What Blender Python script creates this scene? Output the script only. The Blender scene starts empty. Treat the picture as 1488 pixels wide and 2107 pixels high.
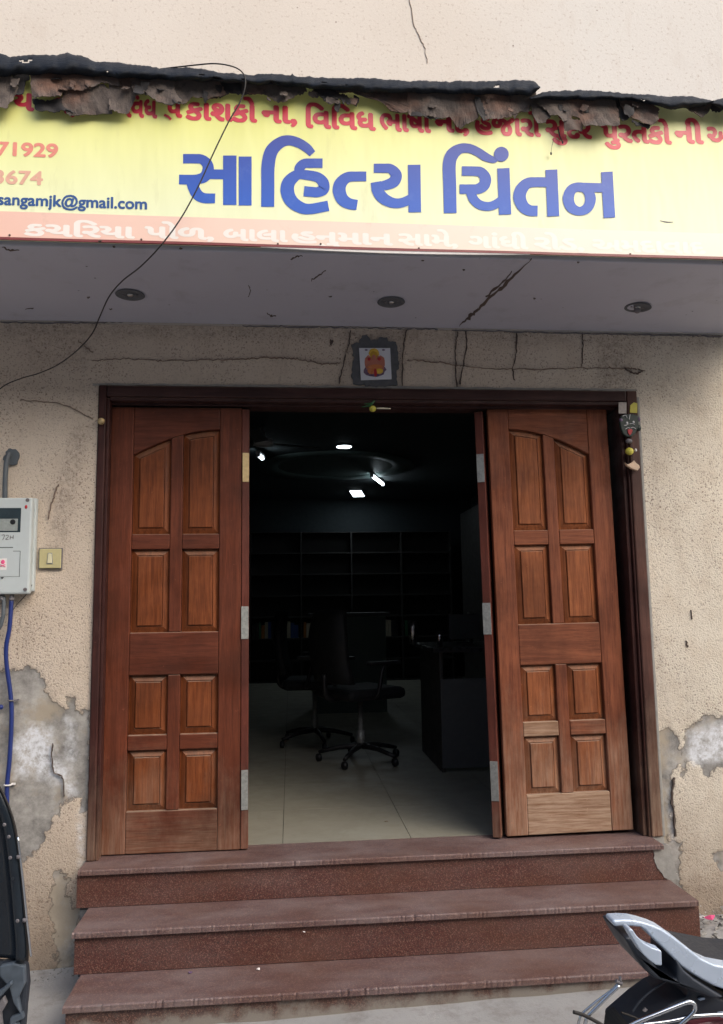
import bpy, bmesh, math, random
import numpy as np
from mathutils import Vector, Matrix
random.seed(7); rng = np.random.default_rng(5)
S = bpy.context.scene
COL = S.collection
R_ = math.radians

# ------------------------------------------------------------------ camera, world, sun, exposure
CAM = np.array([0.8878, -3.6267, 1.0823]); PITCH, YAW, ROLL, FPX = 0.12160, -0.09266, 0.01481, 1593.27
def _rot():
    cz, sz = math.cos(YAW), math.sin(YAW); Rz = np.array([[cz, -sz, 0], [sz, cz, 0], [0, 0, 1]])
    c, s = math.cos(PITCH), math.sin(PITCH); Rx = np.array([[1, 0, 0], [0, c, -s], [0, s, c]])
    c, s = math.cos(ROLL), math.sin(ROLL); Ry = np.array([[c, 0, s], [0, 1, 0], [-s, 0, c]])
    return Rz @ Rx @ Ry
RM = _rot()
cd = bpy.data.cameras.new('camera'); cam = bpy.data.objects.new('camera', cd); COL.objects.link(cam)
cd.sensor_fit = 'VERTICAL'; cd.sensor_height = 24; cd.lens = 24 * FPX / 2107; cd.clip_start = .05; cd.clip_end = 600
mw = Matrix.Identity(4)
for i in range(3):
    mw[i][0] = RM[i, 0]; mw[i][1] = RM[i, 2]; mw[i][2] = -RM[i, 1]; mw[i][3] = CAM[i]
cam.matrix_world = mw; S.camera = cam

SUN_EL, SUN_AZ = R_(37), R_(42)          # azimuth measured from -Y towards +X
W = bpy.data.worlds.new('World'); S.world = W; W.use_nodes = True
nt = W.node_tree; bg = nt.nodes['Background']; sky = nt.nodes.new('ShaderNodeTexSky')
sky.sky_type = 'NISHITA'; sky.sun_disc = False; sky.sun_elevation = SUN_EL; sky.sun_rotation = math.pi - SUN_AZ
sky.air_density = 1.2; sky.dust_density = 4.0; sky.ozone_density = 1.0
nt.links.new(sky.outputs[0], bg.inputs[0]); bg.inputs[1].default_value = 0.115
sd = bpy.data.lights.new('sun', 'SUN'); sun = bpy.data.objects.new('sun', sd); COL.objects.link(sun)
sd.energy = 1.5; sd.angle = R_(60); sd.color = (1, .965, .92)
dv = Vector((math.sin(SUN_AZ) * math.cos(SUN_EL), -math.cos(SUN_AZ) * math.cos(SUN_EL), math.sin(SUN_EL)))
sun.rotation_euler = dv.to_track_quat('Z', 'Y').to_euler()
S.view_settings.view_transform = 'Standard'; S.view_settings.look = 'None'
S.view_settings.exposure = 0.88; S.view_settings.gamma = 1
S.view_settings.use_curve_mapping = False

# ------------------------------------------------------------------ helpers
def ray(px, py): return RM @ np.array([(px - 744) / FPX, 1, -(py - 1053.5) / FPX])
def aty(px, py, y): d = ray(px, py); return CAM + d * ((y - CAM[1]) / d[1])
def atz(px, py, z): d = ray(px, py); return CAM + d * ((z - CAM[2]) / d[2])
def xz(pts, y): return [(float(q[0]), float(q[2])) for q in (aty(a, b, y) for a, b in pts)]

def tag(o, label=None, cat=None, group=None, kind=None):
    if label: o['label'] = label
    if cat: o['category'] = cat
    if group: o['group'] = group
    if kind: o['kind'] = kind
    return o
def empty(name, loc, label, cat, group=None, rz=0):
    o = bpy.data.objects.new(name, None); COL.objects.link(o); o.location = loc; o.rotation_euler.z = rz
    o.empty_display_size = .1
    return tag(o, label, cat, group)
class MB:
    def __init__(s): s.v = []; s.f = []; s.sm = []
    def add(s, v, f, smooth=False):
        n = len(s.v); s.v += [tuple(map(float, q)) for q in v]; s.f += [tuple(n + i for i in q) for q in f]; s.sm += [smooth] * len(f); return s
    def box(s, x0, x1, y0, y1, z0, z1):
        v = [(x0, y0, z0), (x1, y0, z0), (x1, y1, z0), (x0, y1, z0), (x0, y0, z1), (x1, y0, z1), (x1, y1, z1), (x0, y1, z1)]
        return s.add(v, [(0, 3, 2, 1), (4, 5, 6, 7), (0, 1, 5, 4), (1, 2, 6, 5), (2, 3, 7, 6), (3, 0, 4, 7)])
    def prism(s, poly, y0, y1):                # poly in (x,z), y0 front (nearer the street), y1 back
        a = sum(poly[i][0] * poly[(i + 1) % len(poly)][1] - poly[(i + 1) % len(poly)][0] * poly[i][1] for i in range(len(poly)))
        if a < 0: poly = poly[::-1]
        n = len(poly)
        v = [(x, y0, z) for x, z in poly] + [(x, y1, z) for x, z in poly]
        return s.add(v, [tuple(range(n)), tuple(range(2 * n - 1, n - 1, -1))] + [(i + n, (i + 1) % n + n, (i + 1) % n, i) for i in range(n)])
    def loft(s, rings, cap=True, smooth=False, closed=True):
        n = len(rings[0]); v = [q for r in rings for q in r]; f = []
        for k in range(len(rings) - 1):
            for i in range(n if closed else n - 1):
                j = (i + 1) % n; f.append((k * n + i, k * n + j, (k + 1) * n + j, (k + 1) * n + i))
        s.add(v, f, smooth)
        if cap:
            m = len(s.v) - len(v)
            s.f += [tuple(m + i for i in reversed(range(n))), tuple(m + (len(rings) - 1) * n + i for i in range(n))]; s.sm += [False, False]
        return s
    def tube(s, pts, r, n=8, sub=6, flat=None, cap=True):
        pts = [Vector(map(float, p)) for p in pts]
        rs = list(r) if isinstance(r, (list, tuple)) else [r] * len(pts)
        if sub > 1 and len(pts) > 2: pts, rs = catmull(pts, rs, sub)
        rings = []; up = Vector((0, 0, 1))
        t0 = (pts[1] - pts[0]).normalized()
        nrm = t0.orthogonal().normalized() if abs(t0.z) > .95 else t0.cross(up).normalized()
        for i, p in enumerate(pts):
            t = (pts[min(i + 1, len(pts) - 1)] - pts[max(i - 1, 0)]).normalized()
            nrm = (nrm - t * nrm.dot(t)).normalized(); b = t.cross(nrm)
            fa, fb = flat or (1, 1)
            rings.append([p + (nrm * math.cos(a) * fa + b * math.sin(a) * fb) * rs[i] for a in [2 * math.pi * k / n for k in range(n)]])
        return s.loft(rings, cap, True)
    def lathe(s, c, prof, n=24, axis='z'):      # prof [(r,h)]
        rings = []
        for r, h in prof:
            ring = []
            for k in range(n):
                a = 2 * math.pi * k / n; u, w = r * math.cos(a), r * math.sin(a)
                ring.append({'z': (c[0] + u, c[1] + w, c[2] + h), 'y': (c[0] + u, c[1] + h, c[2] + w), 'x': (c[0] + h, c[1] + u, c[2] + w)}[axis])
            rings.append(ring)
        return s.loft(rings, True, True)
    def ball(s, c, rx, ry=None, rz=None, n=14, m=9):
        ry = ry or rx; rz = rz or rx
        rings = [[(c[0] + rx * math.sin(t) * math.cos(2 * math.pi * k / n), c[1] + ry * math.sin(t) * math.sin(2 * math.pi * k / n), c[2] + rz * math.cos(t)) for k in range(n)]
                 for t in [math.pi * (.02 + .96 * j / (m - 1)) for j in range(m)]]
        return s.loft(rings, True, True)
    def build(s, name, mat, parent=None, bevel=0, seg=2, **kw):
        me = bpy.data.meshes.new(name); me.from_pydata(s.v, [], s.f)
        me.polygons.foreach_set('use_smooth', s.sm); me.update()
        bm = bmesh.new(); bm.from_mesh(me); bmesh.ops.recalc_face_normals(bm, faces=bm.faces); bm.to_mesh(me); bm.free()
        if mat: me.materials.append(mat)
        o = bpy.data.objects.new(name, me); COL.objects.link(o)
        if parent:
            o.parent = parent
            o.matrix_parent_inverse = Matrix.Identity(4)
        if bevel:
            b = o.modifiers.new('bevel', 'BEVEL'); b.width = bevel; b.segments = seg; b.limit_method = 'ANGLE'; b.angle_limit = R_(40)
        return tag(o, **kw)
def catmull(pts, rs, sub):
    P = [pts[0] * 2 - pts[1]] + pts + [pts[-1] * 2 - pts[-2]]; out = []; ro = []
    for i in range(1, len(P) - 2):
        for k in range(sub):
            t = k / sub; a, b, c, d = P[i - 1], P[i], P[i + 1], P[i + 2]
            out.append(.5 * ((2 * b) + (c - a) * t + (2 * a - 5 * b + 4 * c - d) * t * t + (3 * b - a - 3 * c + d) * t ** 3))
            ro.append(rs[i - 1] + (rs[min(i, len(rs) - 1)] - rs[i - 1]) * t)
    out.append(pts[-1]); ro.append(rs[-1]); return out, ro
def rag(poly, step, amp, seed=1):
    r = random.Random(seed); out = []
    for i in range(len(poly)):
        a, b = poly[i], poly[(i + 1) % len(poly)]; L = math.hypot(b[0] - a[0], b[1] - a[1]); n = max(1, int(L / step))
        for k in range(n):
            t = k / n; out.append((a[0] + (b[0] - a[0]) * t + r.uniform(-amp, amp), a[1] + (b[1] - a[1]) * t + r.uniform(-amp, amp)))
    return out
def cp(o, loc=None, rz=None, label=None, group=None):
    c = o.copy(); COL.objects.link(c)
    if loc: c.location = loc
    if rz is not None: c.rotation_euler.z = rz
    if label: c['label'] = label
    if group: c['group'] = group
    for ch in list(o.children):
        d = cp(ch); d.parent = c
    return c

# ------------------------------------------------------------------ materials
def srgb(r, g, b):
    return tuple((c / 255 / 12.92 if c / 255 < .04045 else ((c / 255 + .055) / 1.055) ** 2.4) for c in (r, g, b)) + (1,)
class NT:
    def __init__(s, name):
        s.m = bpy.data.materials.new(name); s.m.use_nodes = True; s.t = s.m.node_tree; s.b = s.t.nodes['Principled BSDF']
        s.pos = s.t.nodes.new('ShaderNodeNewGeometry').outputs['Position']; s.obj = None
    def n(s, k, **kw):
        o = s.t.nodes.new(k)
        for a, v in kw.items(): setattr(o, a, v)
        return o
    def l(s, a, b): s.t.links.new(a, b)
    def val(s, x, inp):
        if isinstance(x, (int, float)): inp.default_value = x
        elif isinstance(x, tuple): inp.default_value = x
        else: s.l(x, inp)
    def noise(s, scale, detail=4, rough=.55, vec=None, sc=None, out=0, dist=0):
        v = vec or s.pos
        if sc:
            mp = s.n('ShaderNodeMapping'); s.l(v, mp.inputs[0]); mp.inputs['Scale'].default_value = sc; v = mp.outputs[0]
        o = s.n('ShaderNodeTexNoise'); s.l(v, o.inputs['Vector']); o.inputs['Scale'].default_value = scale
        o.inputs['Detail'].default_value = detail; o.inputs['Roughness'].default_value = rough; o.inputs['Distortion'].default_value = dist
        return o.outputs[out]
    def vor(s, scale, feature='F1', sc=None, out='Distance'):
        v = s.pos
        if sc:
            mp = s.n('ShaderNodeMapping'); s.l(v, mp.inputs[0]); mp.inputs['Scale'].default_value = sc; v = mp.outputs[0]
        o = s.n('ShaderNodeTexVoronoi', feature=feature); s.l(v, o.inputs['Vector']); o.inputs['Scale'].default_value = scale
        return o.outputs[out]
    def ramp(s, x, a, b, va=0., vb=1.):
        o = s.n('ShaderNodeMapRange'); s.l(x, o.inputs[0]); o.inputs[1].default_value = a; o.inputs[2].default_value = b
        o.inputs[3].default_value = va; o.inputs[4].default_value = vb; return o.outputs[0]
    def math(s, op, a, b=0.):
        o = s.n('ShaderNodeMath', operation=op); s.val(a, o.inputs[0]); s.val(b, o.inputs[1]); return o.outputs[0]
    def mix(s, f, a, b, mode='MIX'):
        o = s.n('ShaderNodeMix', data_type='RGBA', blend_type=mode); s.val(f, o.inputs[0]); s.val(a, o.inputs[6]); s.val(b, o.inputs[7]); return o.outputs[2]
    def attr(s, name): o = s.n('ShaderNodeAttribute', attribute_name=name); return o.outputs['Fac']
    def xyz(s): o = s.n('ShaderNodeSeparateXYZ'); s.l(s.pos, o.inputs[0]); return o.outputs
    def bump(s, h, dist=.003, strength=1.):
        o = s.n('ShaderNodeBump'); s.l(h, o.inputs['Height']); o.inputs['Distance'].default_value = dist; o.inputs['Strength'].default_value = strength
        s.l(o.outputs[0], s.b.inputs['Normal']); return s
    def base(s, c, rough=.7, metal=0., spec=None):
        s.val(c, s.b.inputs['Base Color']); s.val(rough, s.b.inputs['Roughness']); s.b.inputs['Metallic'].default_value = metal
        if spec is not None: s.b.inputs['Specular IOR Level'].default_value = spec
        return s
def simple(name, rgb, rough=.6, metal=0., var=.18, scale=30, bump=0, spec=None):
    t = NT(name); c = rgb if len(rgb) == 4 else rgb + (1,)
    d = tuple(x * (1 - var) for x in c[:3]) + (1,); e = tuple(min(1, x * (1 + var)) for x in c[:3]) + (1,)
    nz = t.noise(scale, 5); t.base(t.mix(nz, d, e), t.ramp(t.noise(scale * .6, 3), .2, .8, max(.02, rough - .1), min(1, rough + .12)), metal, spec)
    if bump: t.bump(nz, bump)
    return t.m

def wall_mat():
    t = NT('rough_cream_plaster')
    big = t.noise(1.3, 4); mid = t.noise(9, 5, .6)
    pit = t.noise(125, 2.5, .62, dist=.6)
    pit2 = t.vor(120); den = t.ramp(t.noise(2.2, 3), .35, .68)
    base = t.mix(big, (.58, .475, .38, 1), (.65, .575, .485, 1))
    base = t.mix(t.ramp(t.xyz()[0], 1.8, 2.8, 0, .8), base, (.66, .61, .52, 1))
    base = t.mix(t.ramp(mid, .45, .75, 0, .5), base, (.50, .41, .32, 1))
    pitm = t.math('MULTIPLY', t.ramp(pit, .45, .35), t.math('ADD', t.math('MULTIPLY', den, .8), .25))
    c = t.mix(pitm, base, (.20, .145, .12, 1))
    speck = t.math('MULTIPLY', t.ramp(t.vor(38), .10, .05), t.ramp(t.noise(3.1, 2, out=0), .52, .62))
    c = t.mix(speck, c, (.13, .10, .10, 1))
    c = t.mix(t.ramp(t.noise(4, 6, .7, sc=(2.4, 1, .22)), .54, .76, 0, .38), c, (.33, .265, .215, 1))
    # grime stains, and a darker strip along the wall top
    dm = t.math('MULTIPLY', t.attr('dirt_and_dark'), t.ramp(t.noise(40, 5, .75), .40, .62, .1, .9))
    c = t.mix(dm, c, (.17, .13, .11, 1))
    # low wall: damp, dusty
    z = t.xyz()[2]
    low = t.math('MULTIPLY', t.ramp(t.math('ADD', z, t.math('MULTIPLY', t.noise(4, 5), .5)), .5, -.05), .8)
    c = t.mix(low, c, t.mix(t.noise(14, 6, .7), (.16, .12, .09, 1), (.42, .33, .25, 1)))
    # fallen plaster: bare cement
    pn = t.math('ADD', t.attr('patch'), t.math('MULTIPLY', t.math('SUBTRACT', t.noise(26, 7, .72), .5), .95))
    pm = t.ramp(pn, -.03, .05)
    cem = t.mix(t.ramp(t.noise(6, 8, .75), .32, .68), (.12, .115, .11, 1), (.50, .48, .45, 1))
    cem = t.mix(t.ramp(t.noise(3.3, 5, .65), .5, .62, 0, .8), cem, (.40, .34, .26, 1))
    c = t.mix(pm, c, cem)
    edge = t.math('MULTIPLY', t.ramp(pn, -.10, .0), t.ramp(pn, .09, .03))
    c = t.mix(t.math('MULTIPLY', edge, .65), c, (.14, .12, .105, 1))  # recess shade painted as a dark rim along patch edges
    en = t.math('ADD', t.attr('salt'), t.math('MULTIPLY', t.math('SUBTRACT', t.noise(22, 7, .7), .5), 1.3))
    c = t.mix(t.math('MULTIPLY', t.ramp(en, -.15, .6), t.ramp(t.noise(34, 6, .8), .36, .58, .12, 1.)), c, (.70, .72, .76, 1))
    t.base(c, .92, spec=.2)
    h = t.math('ADD', t.math('MULTIPLY', t.ramp(pit, .3, .6), t.math('SUBTRACT', 1., pm)), t.math('MULTIPLY', t.noise(45, 6, .7), .5))
    t.bump(h, .0024, .7); return t.m
def upper_mat():
    t = NT('smooth_cream_plaster')
    c = t.mix(t.noise(1.1, 4), (.51, .460, .412, 1), (.59, .545, .50, 1))
    x = t.xyz()[0]
    c = t.mix(t.ramp(t.math('ADD', x, t.noise(2, 4)), 2.2, 2.9, 0, .55), c, (.57, .56, .545, 1))
    c = t.mix(t.math('MULTIPLY', t.ramp(t.noise(60, 3, .6), .42, .32), .5), c, (.34, .27, .23, 1))
    c = t.mix(t.math('MULTIPLY', t.ramp(t.vor(16), .09, .04), t.ramp(t.noise(2.6, 3), .42, .6)), c, (.20, .16, .14, 1))
    c = t.mix(t.ramp(t.noise(7, 6, .65, sc=(1, 1, .35)), .56, .78, 0, .35), c, (.42, .35, .30, 1))
    t.base(c, .9, spec=.2).bump(t.noise(70, 6, .7), .002, .7); return t.m
def wood_mat(name, dark, light, axis='z', worn=0., rough=.38):
    t = NT(name)
    sc = {'z': (9, 9, .55), 'x': (.55, 9, 9)}[axis]
    g = t.noise(7, 6, .62, sc=sc, dist=.6); fine = t.noise(26, 4, .6, sc=sc)
    c = t.mix(t.ramp(g, .3, .72), dark + (1,), light + (1,))
    c = t.mix(t.math('MULTIPLY', t.ramp(fine, .5, .66), .35), c, tuple(q * .45 for q in dark) + (1,))
    c = t.mix(t.ramp(t.noise(3.2, 4, .6), .42, .68, 0, .62), c, tuple(q * .5 for q in dark) + (1,))
    # scuffs, dust and bare wood towards the bottom
    z = t.xyz()[2]
    zz = t.math('ADD', z, t.math('MULTIPLY', t.math('SUBTRACT', t.noise(5, 6, .7, sc=(1, 1, .6)), .5), 1.2))
    wn = t.ramp(zz, .42 + worn * .5, -.15 + worn * .3, 0, .42 + .5 * worn)
    bare = t.mix(t.ramp(t.noise(11, 6, .7, sc=sc), .3, .62), (.17, .075, .035, 1), (.46, .33, .24, 1))
    c = t.mix(wn, c, bare)
    sc2 = t.ramp(t.noise(48, 5, .7), .66, .76, 0, .5)
    c = t.mix(sc2, c, tuple(min(1, q * 2.2 + .03) for q in light) + (1,))
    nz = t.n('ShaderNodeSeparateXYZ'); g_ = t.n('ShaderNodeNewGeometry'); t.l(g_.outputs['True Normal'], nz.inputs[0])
    c = t.mix(t.math('MULTIPLY', t.ramp(nz.outputs[2], .2, .95, 0, .8), t.ramp(t.noise(16, 4), .25, .6, .45, 1)), c, (.36, .27, .20, 1))  # upward faces lightened: settled dust, plus light painted on the sloped bevels
    t.base(c, t.ramp(t.noise(12, 4), .3, .7, rough - .02, rough + .28), spec=.24)
    t.bump(t.math('ADD', t.math('MULTIPLY', fine, .7), t.noise(40, 3)), .0008, .8); return t.m
def granite(name, a, b, dust=0., grime=False):
    t = NT(name)
    v = t.vor(300, out='Color'); sp = t.n('ShaderNodeSeparateColor'); t.l(v, sp.inputs[0])
    c = t.mix(sp.outputs[0], a + (1,), b + (1,))
    c = t.mix(t.math('MULTIPLY', t.ramp(sp.outputs[1], .74, .82), .95), c, (.21, .115, .085, 1))
    c = t.mix(t.ramp(sp.outputs[2], .82, .88, 0, .7), c, (.02, .016, .016, 1))
    c = t.mix(t.ramp(t.noise(5, 6, .65, sc=(.6, 1.5, 2)), .42, .75, dust * .55, min(1, dust * 1.4 + .12)), c, (.30, .25, .245, 1))
    c = t.mix(t.ramp(t.noise(2.5, 4), .45, .7, 0, .35), c, (.12, .05, .025, 1))
    if grime:
        zz = t.math('SUBTRACT', t.xyz()[2], t.math('MULTIPLY', t.xyz()[0], .02))
        c = t.mix(t.math('MULTIPLY', t.ramp(t.math('ADD', zz, t.math('MULTIPLY', t.math('SUBTRACT', t.noise(9, 6, .7), .5), .22)), -.37, -.42), .85), c, (.27, .25, .22, 1))
    t.base(c, t.ramp(t.noise(9, 4), .3, .7, .32, .6), spec=.45).bump(t.noise(160, 3), .0006, .6); return t.m
def ground_mat():
    t = NT('dusty_concrete')
    c = t.mix(t.noise(1.7, 6, .6), (.25, .245, .24, 1), (.42, .415, .41, 1))
    c = t.mix(t.ramp(t.noise(9, 6, .7), .5, .75, 0, .6), c, (.15, .125, .105, 1))
    c = t.mix(t.ramp(t.vor(60), .12, .04, 0, .5), c, (.12, .11, .10, 1))
    t.base(c, .9).bump(t.noise(60, 7, .7), .004, .8); return t.m
def sign_mat():
    t = NT('printed_flex'); x, y, z = t.xyz()
    n = t.math('MULTIPLY', t.math('SUBTRACT', t.noise(2.2, 3), .5), .12)
    g = t.ramp(t.math('ADD', z, n), 2.58, 3.0)
    c = t.mix(g, (.80, .84, .56, 1), (.77, .77, .24, 1))
    c = t.mix(t.ramp(t.math('ADD', x, n), .9, 3.0, 0, .42), c, (.80, .80, .64, 1))
    # faint vertical banding of the flex, water stains
    c = t.mix(t.ramp(t.noise(3.2, 2, sc=(6, 1, .1)), .4, .7, 0, .10), c, (.55, .55, .32, 1))
    c = t.mix(t.ramp(t.noise(5, 6, .7, sc=(2.2, 1, .5)), .58, .8, 0, .35), c, (.36, .33, .17, 1))
    t.base(c, .38, spec=.4).bump(t.noise(3, 3, sc=(1.6, 1, .5)), .014, .6); return t.m
def band_mat():
    t = NT('faded_pink_band'); x, y, z = t.xyz()
    c = t.mix(t.ramp(t.math('ADD', x, t.math('MULTIPLY', t.noise(3, 3), .5)), .1, 2.3), (.80, .52, .43, 1), (.84, .76, .65, 1))
    c = t.mix(t.ramp(t.noise(12, 5, .7), .6, .8, 0, .3), c, (.5, .36, .28, 1))
    t.base(c, .4, spec=.4); return t.m
def blue_mat():
    t = NT('blue_print'); z = t.xyz()[2]
    c = t.mix(t.ramp(z, 2.64, 2.94), (.030, .11, .50, 1), (.045, .06, .30, 1))
    c = t.mix(t.ramp(t.noise(14, 5, .7), .55, .8, 0, .18), c, (.2, .3, .6, 1))
    t.base(c, .4, spec=.4); return t.m
M = {}
M['wall'] = wall_mat(); M['upper'] = upper_mat()
M['door_v'] = wood_mat('teak_upright', (.088, .024, .012), (.18, .050, .025))
M['door_h'] = wood_mat('teak_rail', (.084, .023, .012), (.17, .048, .025), 'x')
M['panel'] = wood_mat('teak_panel', (.115, .030, .010), (.27, .080, .026))
M['rdoor_v'] = wood_mat('worn_teak_upright', (.125, .036, .018), (.29, .094, .044), 'z', .35, .5)
M['rdoor_h'] = wood_mat('worn_teak_rail', (.125, .038, .019), (.29, .096, .046), 'x', .5, .5)
M['rpanel'] = wood_mat('worn_teak_panel', (.15, .042, .016), (.37, .125, .046), 'z', .42, .5)
M['frame'] = wood_mat('dark_frame_wood', (.036, .013, .012), (.078, .028, .023), 'z', .0)
M['frame_r'] = wood_mat('worn_frame_wood', (.062, .027, .022), (.12, .055, .042), 'z', .4)
M['frame_h'] = wood_mat('dark_frame_head', (.036, .015, .014), (.075, .036, .032), 'x', 0)
M['edge_wood'] = wood_mat('red_edge_wood', (.085, .024, .017), (.15, .042, .028))
M['bare'] = wood_mat('bare_weathered_rail', (.16, .07, .035), (.46, .30, .20), 'x', .75, .65)
M['granite'] = granite('red_granite', (.058, .017, .015), (.12, .042, .034), .04)
M['granite_low'] = granite('cement_smeared_granite', (.060, .022, .017), (.105, .046, .036), .08, True)
M['granite_top'] = granite('dusty_granite_top', (.068, .024, .025), (.105, .047, .046), .33)
M['ground'] = ground_mat(); M['sign'] = sign_mat(); M['band'] = band_mat(); M['blue'] = blue_mat()
M['red'] = simple('red_print', (.62, .045, .075), .4, var=.12)
M['salmon'] = simple('faded_salmon_print', (.72, .26, .20), .4)
M['pale_salmon'] = simple('pale_salmon_print', (.70, .40, .30), .4)
M['navy_print'] = simple('navy_print', (.03, .09, .27), .4)
M['white_print'] = simple('white_print', (.83, .78, .73), .4, var=.05)
M['cream_print'] = simple('faded_cream_print', (.85, .80, .73), .4, var=.05)
M['maroon'] = simple('maroon_trim', (.20, .045, .045), .4)
M['soffit'] = None
def soffit_mat():
    t = NT('shade_blued_soffit_paint')
    c = t.mix(t.noise(2.1, 5, .6), (.42, .425, .50, 1), (.50, .50, .575, 1))  # blue cast of the shade mixed into the soffit colour
    c = t.mix(t.ramp(t.noise(6, 6, .7), .55, .8, 0, .35), c, (.20, .185, .19, 1))
    c = t.mix(t.math('MULTIPLY', t.ramp(t.vor(13), .07, .03), t.ramp(t.noise(4, 3), .5, .6)), c, (.05, .045, .05, 1))
    t.base(c, .7).bump(t.noise(30, 4), .001, .5); return t.m
M['soffit'] = soffit_mat()
M['crack'] = simple('crack_dark', (.085, .062, .052), .95)
M['pale_wall'] = simple('pale_painted_wall', (.36, .335, .31), .9, var=.1, scale=3)
M['hairline'] = simple('hairline_crack', (.20, .145, .115), .95)
M['cement'] = simple('grey_mortar', (.10, .105, .115), .95, var=.35, scale=50, bump=.002)
M['cement_light'] = simple('pale_mortar', (.30, .29, .27), .95, var=.3, scale=40, bump=.002)
def tar_mat():
    t = NT('tar_felt')
    c = t.mix(t.noise(20, 5, .7), (.004, .006, .011, 1), (.012, .017, .027, 1))
    c = t.mix(t.ramp(t.noise(8, 6, .75, sc=(.5, 1, 2.5)), .58, .75, 0, .4), c, (.03, .033, .04, 1))
    t.base(c, t.ramp(t.noise(10), .3, .7, .55, .85), spec=.25).bump(t.noise(25, 6, .7, sc=(.6, 1, 2)), .006, .9); return t.m
def flake_mat():
    t = NT('peeling_felt_underside')
    c = t.mix(t.noise(6, 5, .65), (.06, .05, .046, 1), (.17, .14, .125, 1))
    c = t.mix(t.ramp(t.noise(4.3, 4, .6), .52, .7, 0, .55), c, (.20, .09, .055, 1))
    c = t.mix(t.ramp(t.noise(24, 6, .75), .5, .66, 0, .75), c, (.035, .03, .03, 1))
    t.base(c, .85, spec=.25).bump(t.noise(22, 6, .75), .006, 1.); return t.m
M['tar'] = tar_mat(); M['flake'] = flake_mat()
M['char'] = simple('charred_curl', (.022, .020, .022), .8, var=.5, bump=.003)
M['black'] = simple('black_plastic', (.012, .012, .014), .45)
M['cable'] = simple('black_cable', (.018, .014, .013), .6)
M['navy_cable'] = simple('blue_cable', (.012, .028, .16), .45)
M['grey_pipe'] = simple('grey_conduit', (.085, .10, .115), .6)
M['meter'] = simple('pale_grey_plastic', (.50, .55, .56), .45, var=.05)
M['meter_line'] = simple('seam_dark', (.10, .12, .12), .6)
M['glass_dark'] = simple('dark_meter_window', (.03, .045, .055), .12, var=.4)
M['dial'] = simple('meter_dial', (.28, .31, .30), .5, var=.3, scale=80)
M['steel'] = simple('scratched_steel', (.55, .55, .55), .28, 1., .1)
M['chrome'] = simple('chrome', (.72, .74, .76), .12, 1., .05)
M['galv'] = simple('dull_galvanised_hinge', (.30, .31, .30), .5, .5, .55, 70)
M['brass'] = simple('worn_brass_hinge', (.50, .38, .20), .45, .5, .3, 60)
M['ivory'] = simple('yellowed_ivory', (.50, .45, .24), .5, var=.12, scale=60)
M['ivory_light'] = simple('rocker_ivory', (.66, .62, .42), .4)
M['silver'] = simple('sky_tinted_silver_paint', (.54, .63, .76), .28, .25, .08)  # pale blue sky reflection put into the base colour
M['seat'] = simple('seat_vinyl', (.014, .019, .03), .5, bump=.0006, scale=200)
M['bodyblack'] = simple('dusty_black_body', (.024, .030, .042), .5, var=.4, scale=25)
M['gloss'] = simple('glossy_dark_panel', (.012, .018, .026), .25, var=.4, scale=12)
M['bluegrey'] = simple('scuffed_bluegrey_plastic', (.075, .095, .12), .5, var=.6, scale=35)
M['paint_red'] = simple('dark_red_bodywork', (.13, .03, .04), .3)
M['rubber'] = simple('tyre_rubber', (.02, .02, .02), .85)
M['tile_white'] = simple('glazed_white_tile', (.66, .68, .74), .15, var=.04)
M['orange'] = simple('orange_glaze', (.58, .20, .07), .25)
M['flesh'] = simple('dusky_pink_glaze', (.46, .17, .12), .25)
M['yellow'] = simple('yellow_glaze', (.68, .44, .06), .25)
M['purple'] = simple('purple_glaze', (.14, .09, .16), .25)
M['gold'] = simple('gold_glaze', (.50, .29, .03), .25)
M['lemon'] = simple('lemon_skin', (.55, .50, .07), .45, bump=.001, scale=200)
M['chilli'] = simple('green_chilli', (.02, .10, .03), .35)
M['bone'] = simple('pale_stick', (.66, .62, .46), .5)
M['mask'] = simple('dark_green_mask', (.008, .022, .018), .4)
M['maskred'] = simple('mask_red', (.45, .02, .03), .4)
M['white'] = simple('mask_white', (.72, .70, .70), .5)
M['stone'] = simple('grey_stone', (.16, .15, .16), .8, bump=.003)
M['shell'] = simple('dry_shell', (.55, .40, .28), .6, var=.3)
M['card'] = simple('picture_card', (.38, .33, .30), .4, var=.5, scale=70)
M['yellow_card'] = simple('yellow_card', (.55, .48, .07), .5)
M['pink'] = simple('pink_wrapper', (.75, .10, .25), .4)
M['paper'] = simple('paper_scrap', (.75, .72, .70), .7)
M['leaf'] = simple('dry_leaf', (.20, .12, .06), .8, var=.4)
def tile_mat():
    t = NT('polished_cream_tile')
    c = t.mix(t.noise(2.6, 7, .7, dist=1.2), (.225, .215, .175, 1), (.31, .30, .25, 1))
    c = t.mix(t.ramp(t.noise(5, 6, .7, dist=2), .5, .56, 0, .3), c, (.22, .21, .165, 1))
    t.base(c, t.ramp(t.noise(6, 4), .3, .7, .35, .6), spec=.3); return t.m
M['floor_tile'] = tile_mat()
M['grout'] = simple('grout', (.12, .11, .10), .9)
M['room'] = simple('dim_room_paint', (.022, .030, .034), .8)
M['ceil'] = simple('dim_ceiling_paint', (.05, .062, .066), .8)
M['chairblack'] = simple('chair_mesh', (.006, .007, .009), .7)
M['desk_top'] = simple('dark_desk_top', (.02, .02, .022), .3)
M['desk_panel'] = simple('grey_laminate', (.075, .08, .085), .5)
M['laminate'] = simple('pale_green_laminate', (.14, .19, .18), .5)
M['shelf'] = simple('dark_shelf_wood', (.045, .042, .04), .5)
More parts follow.
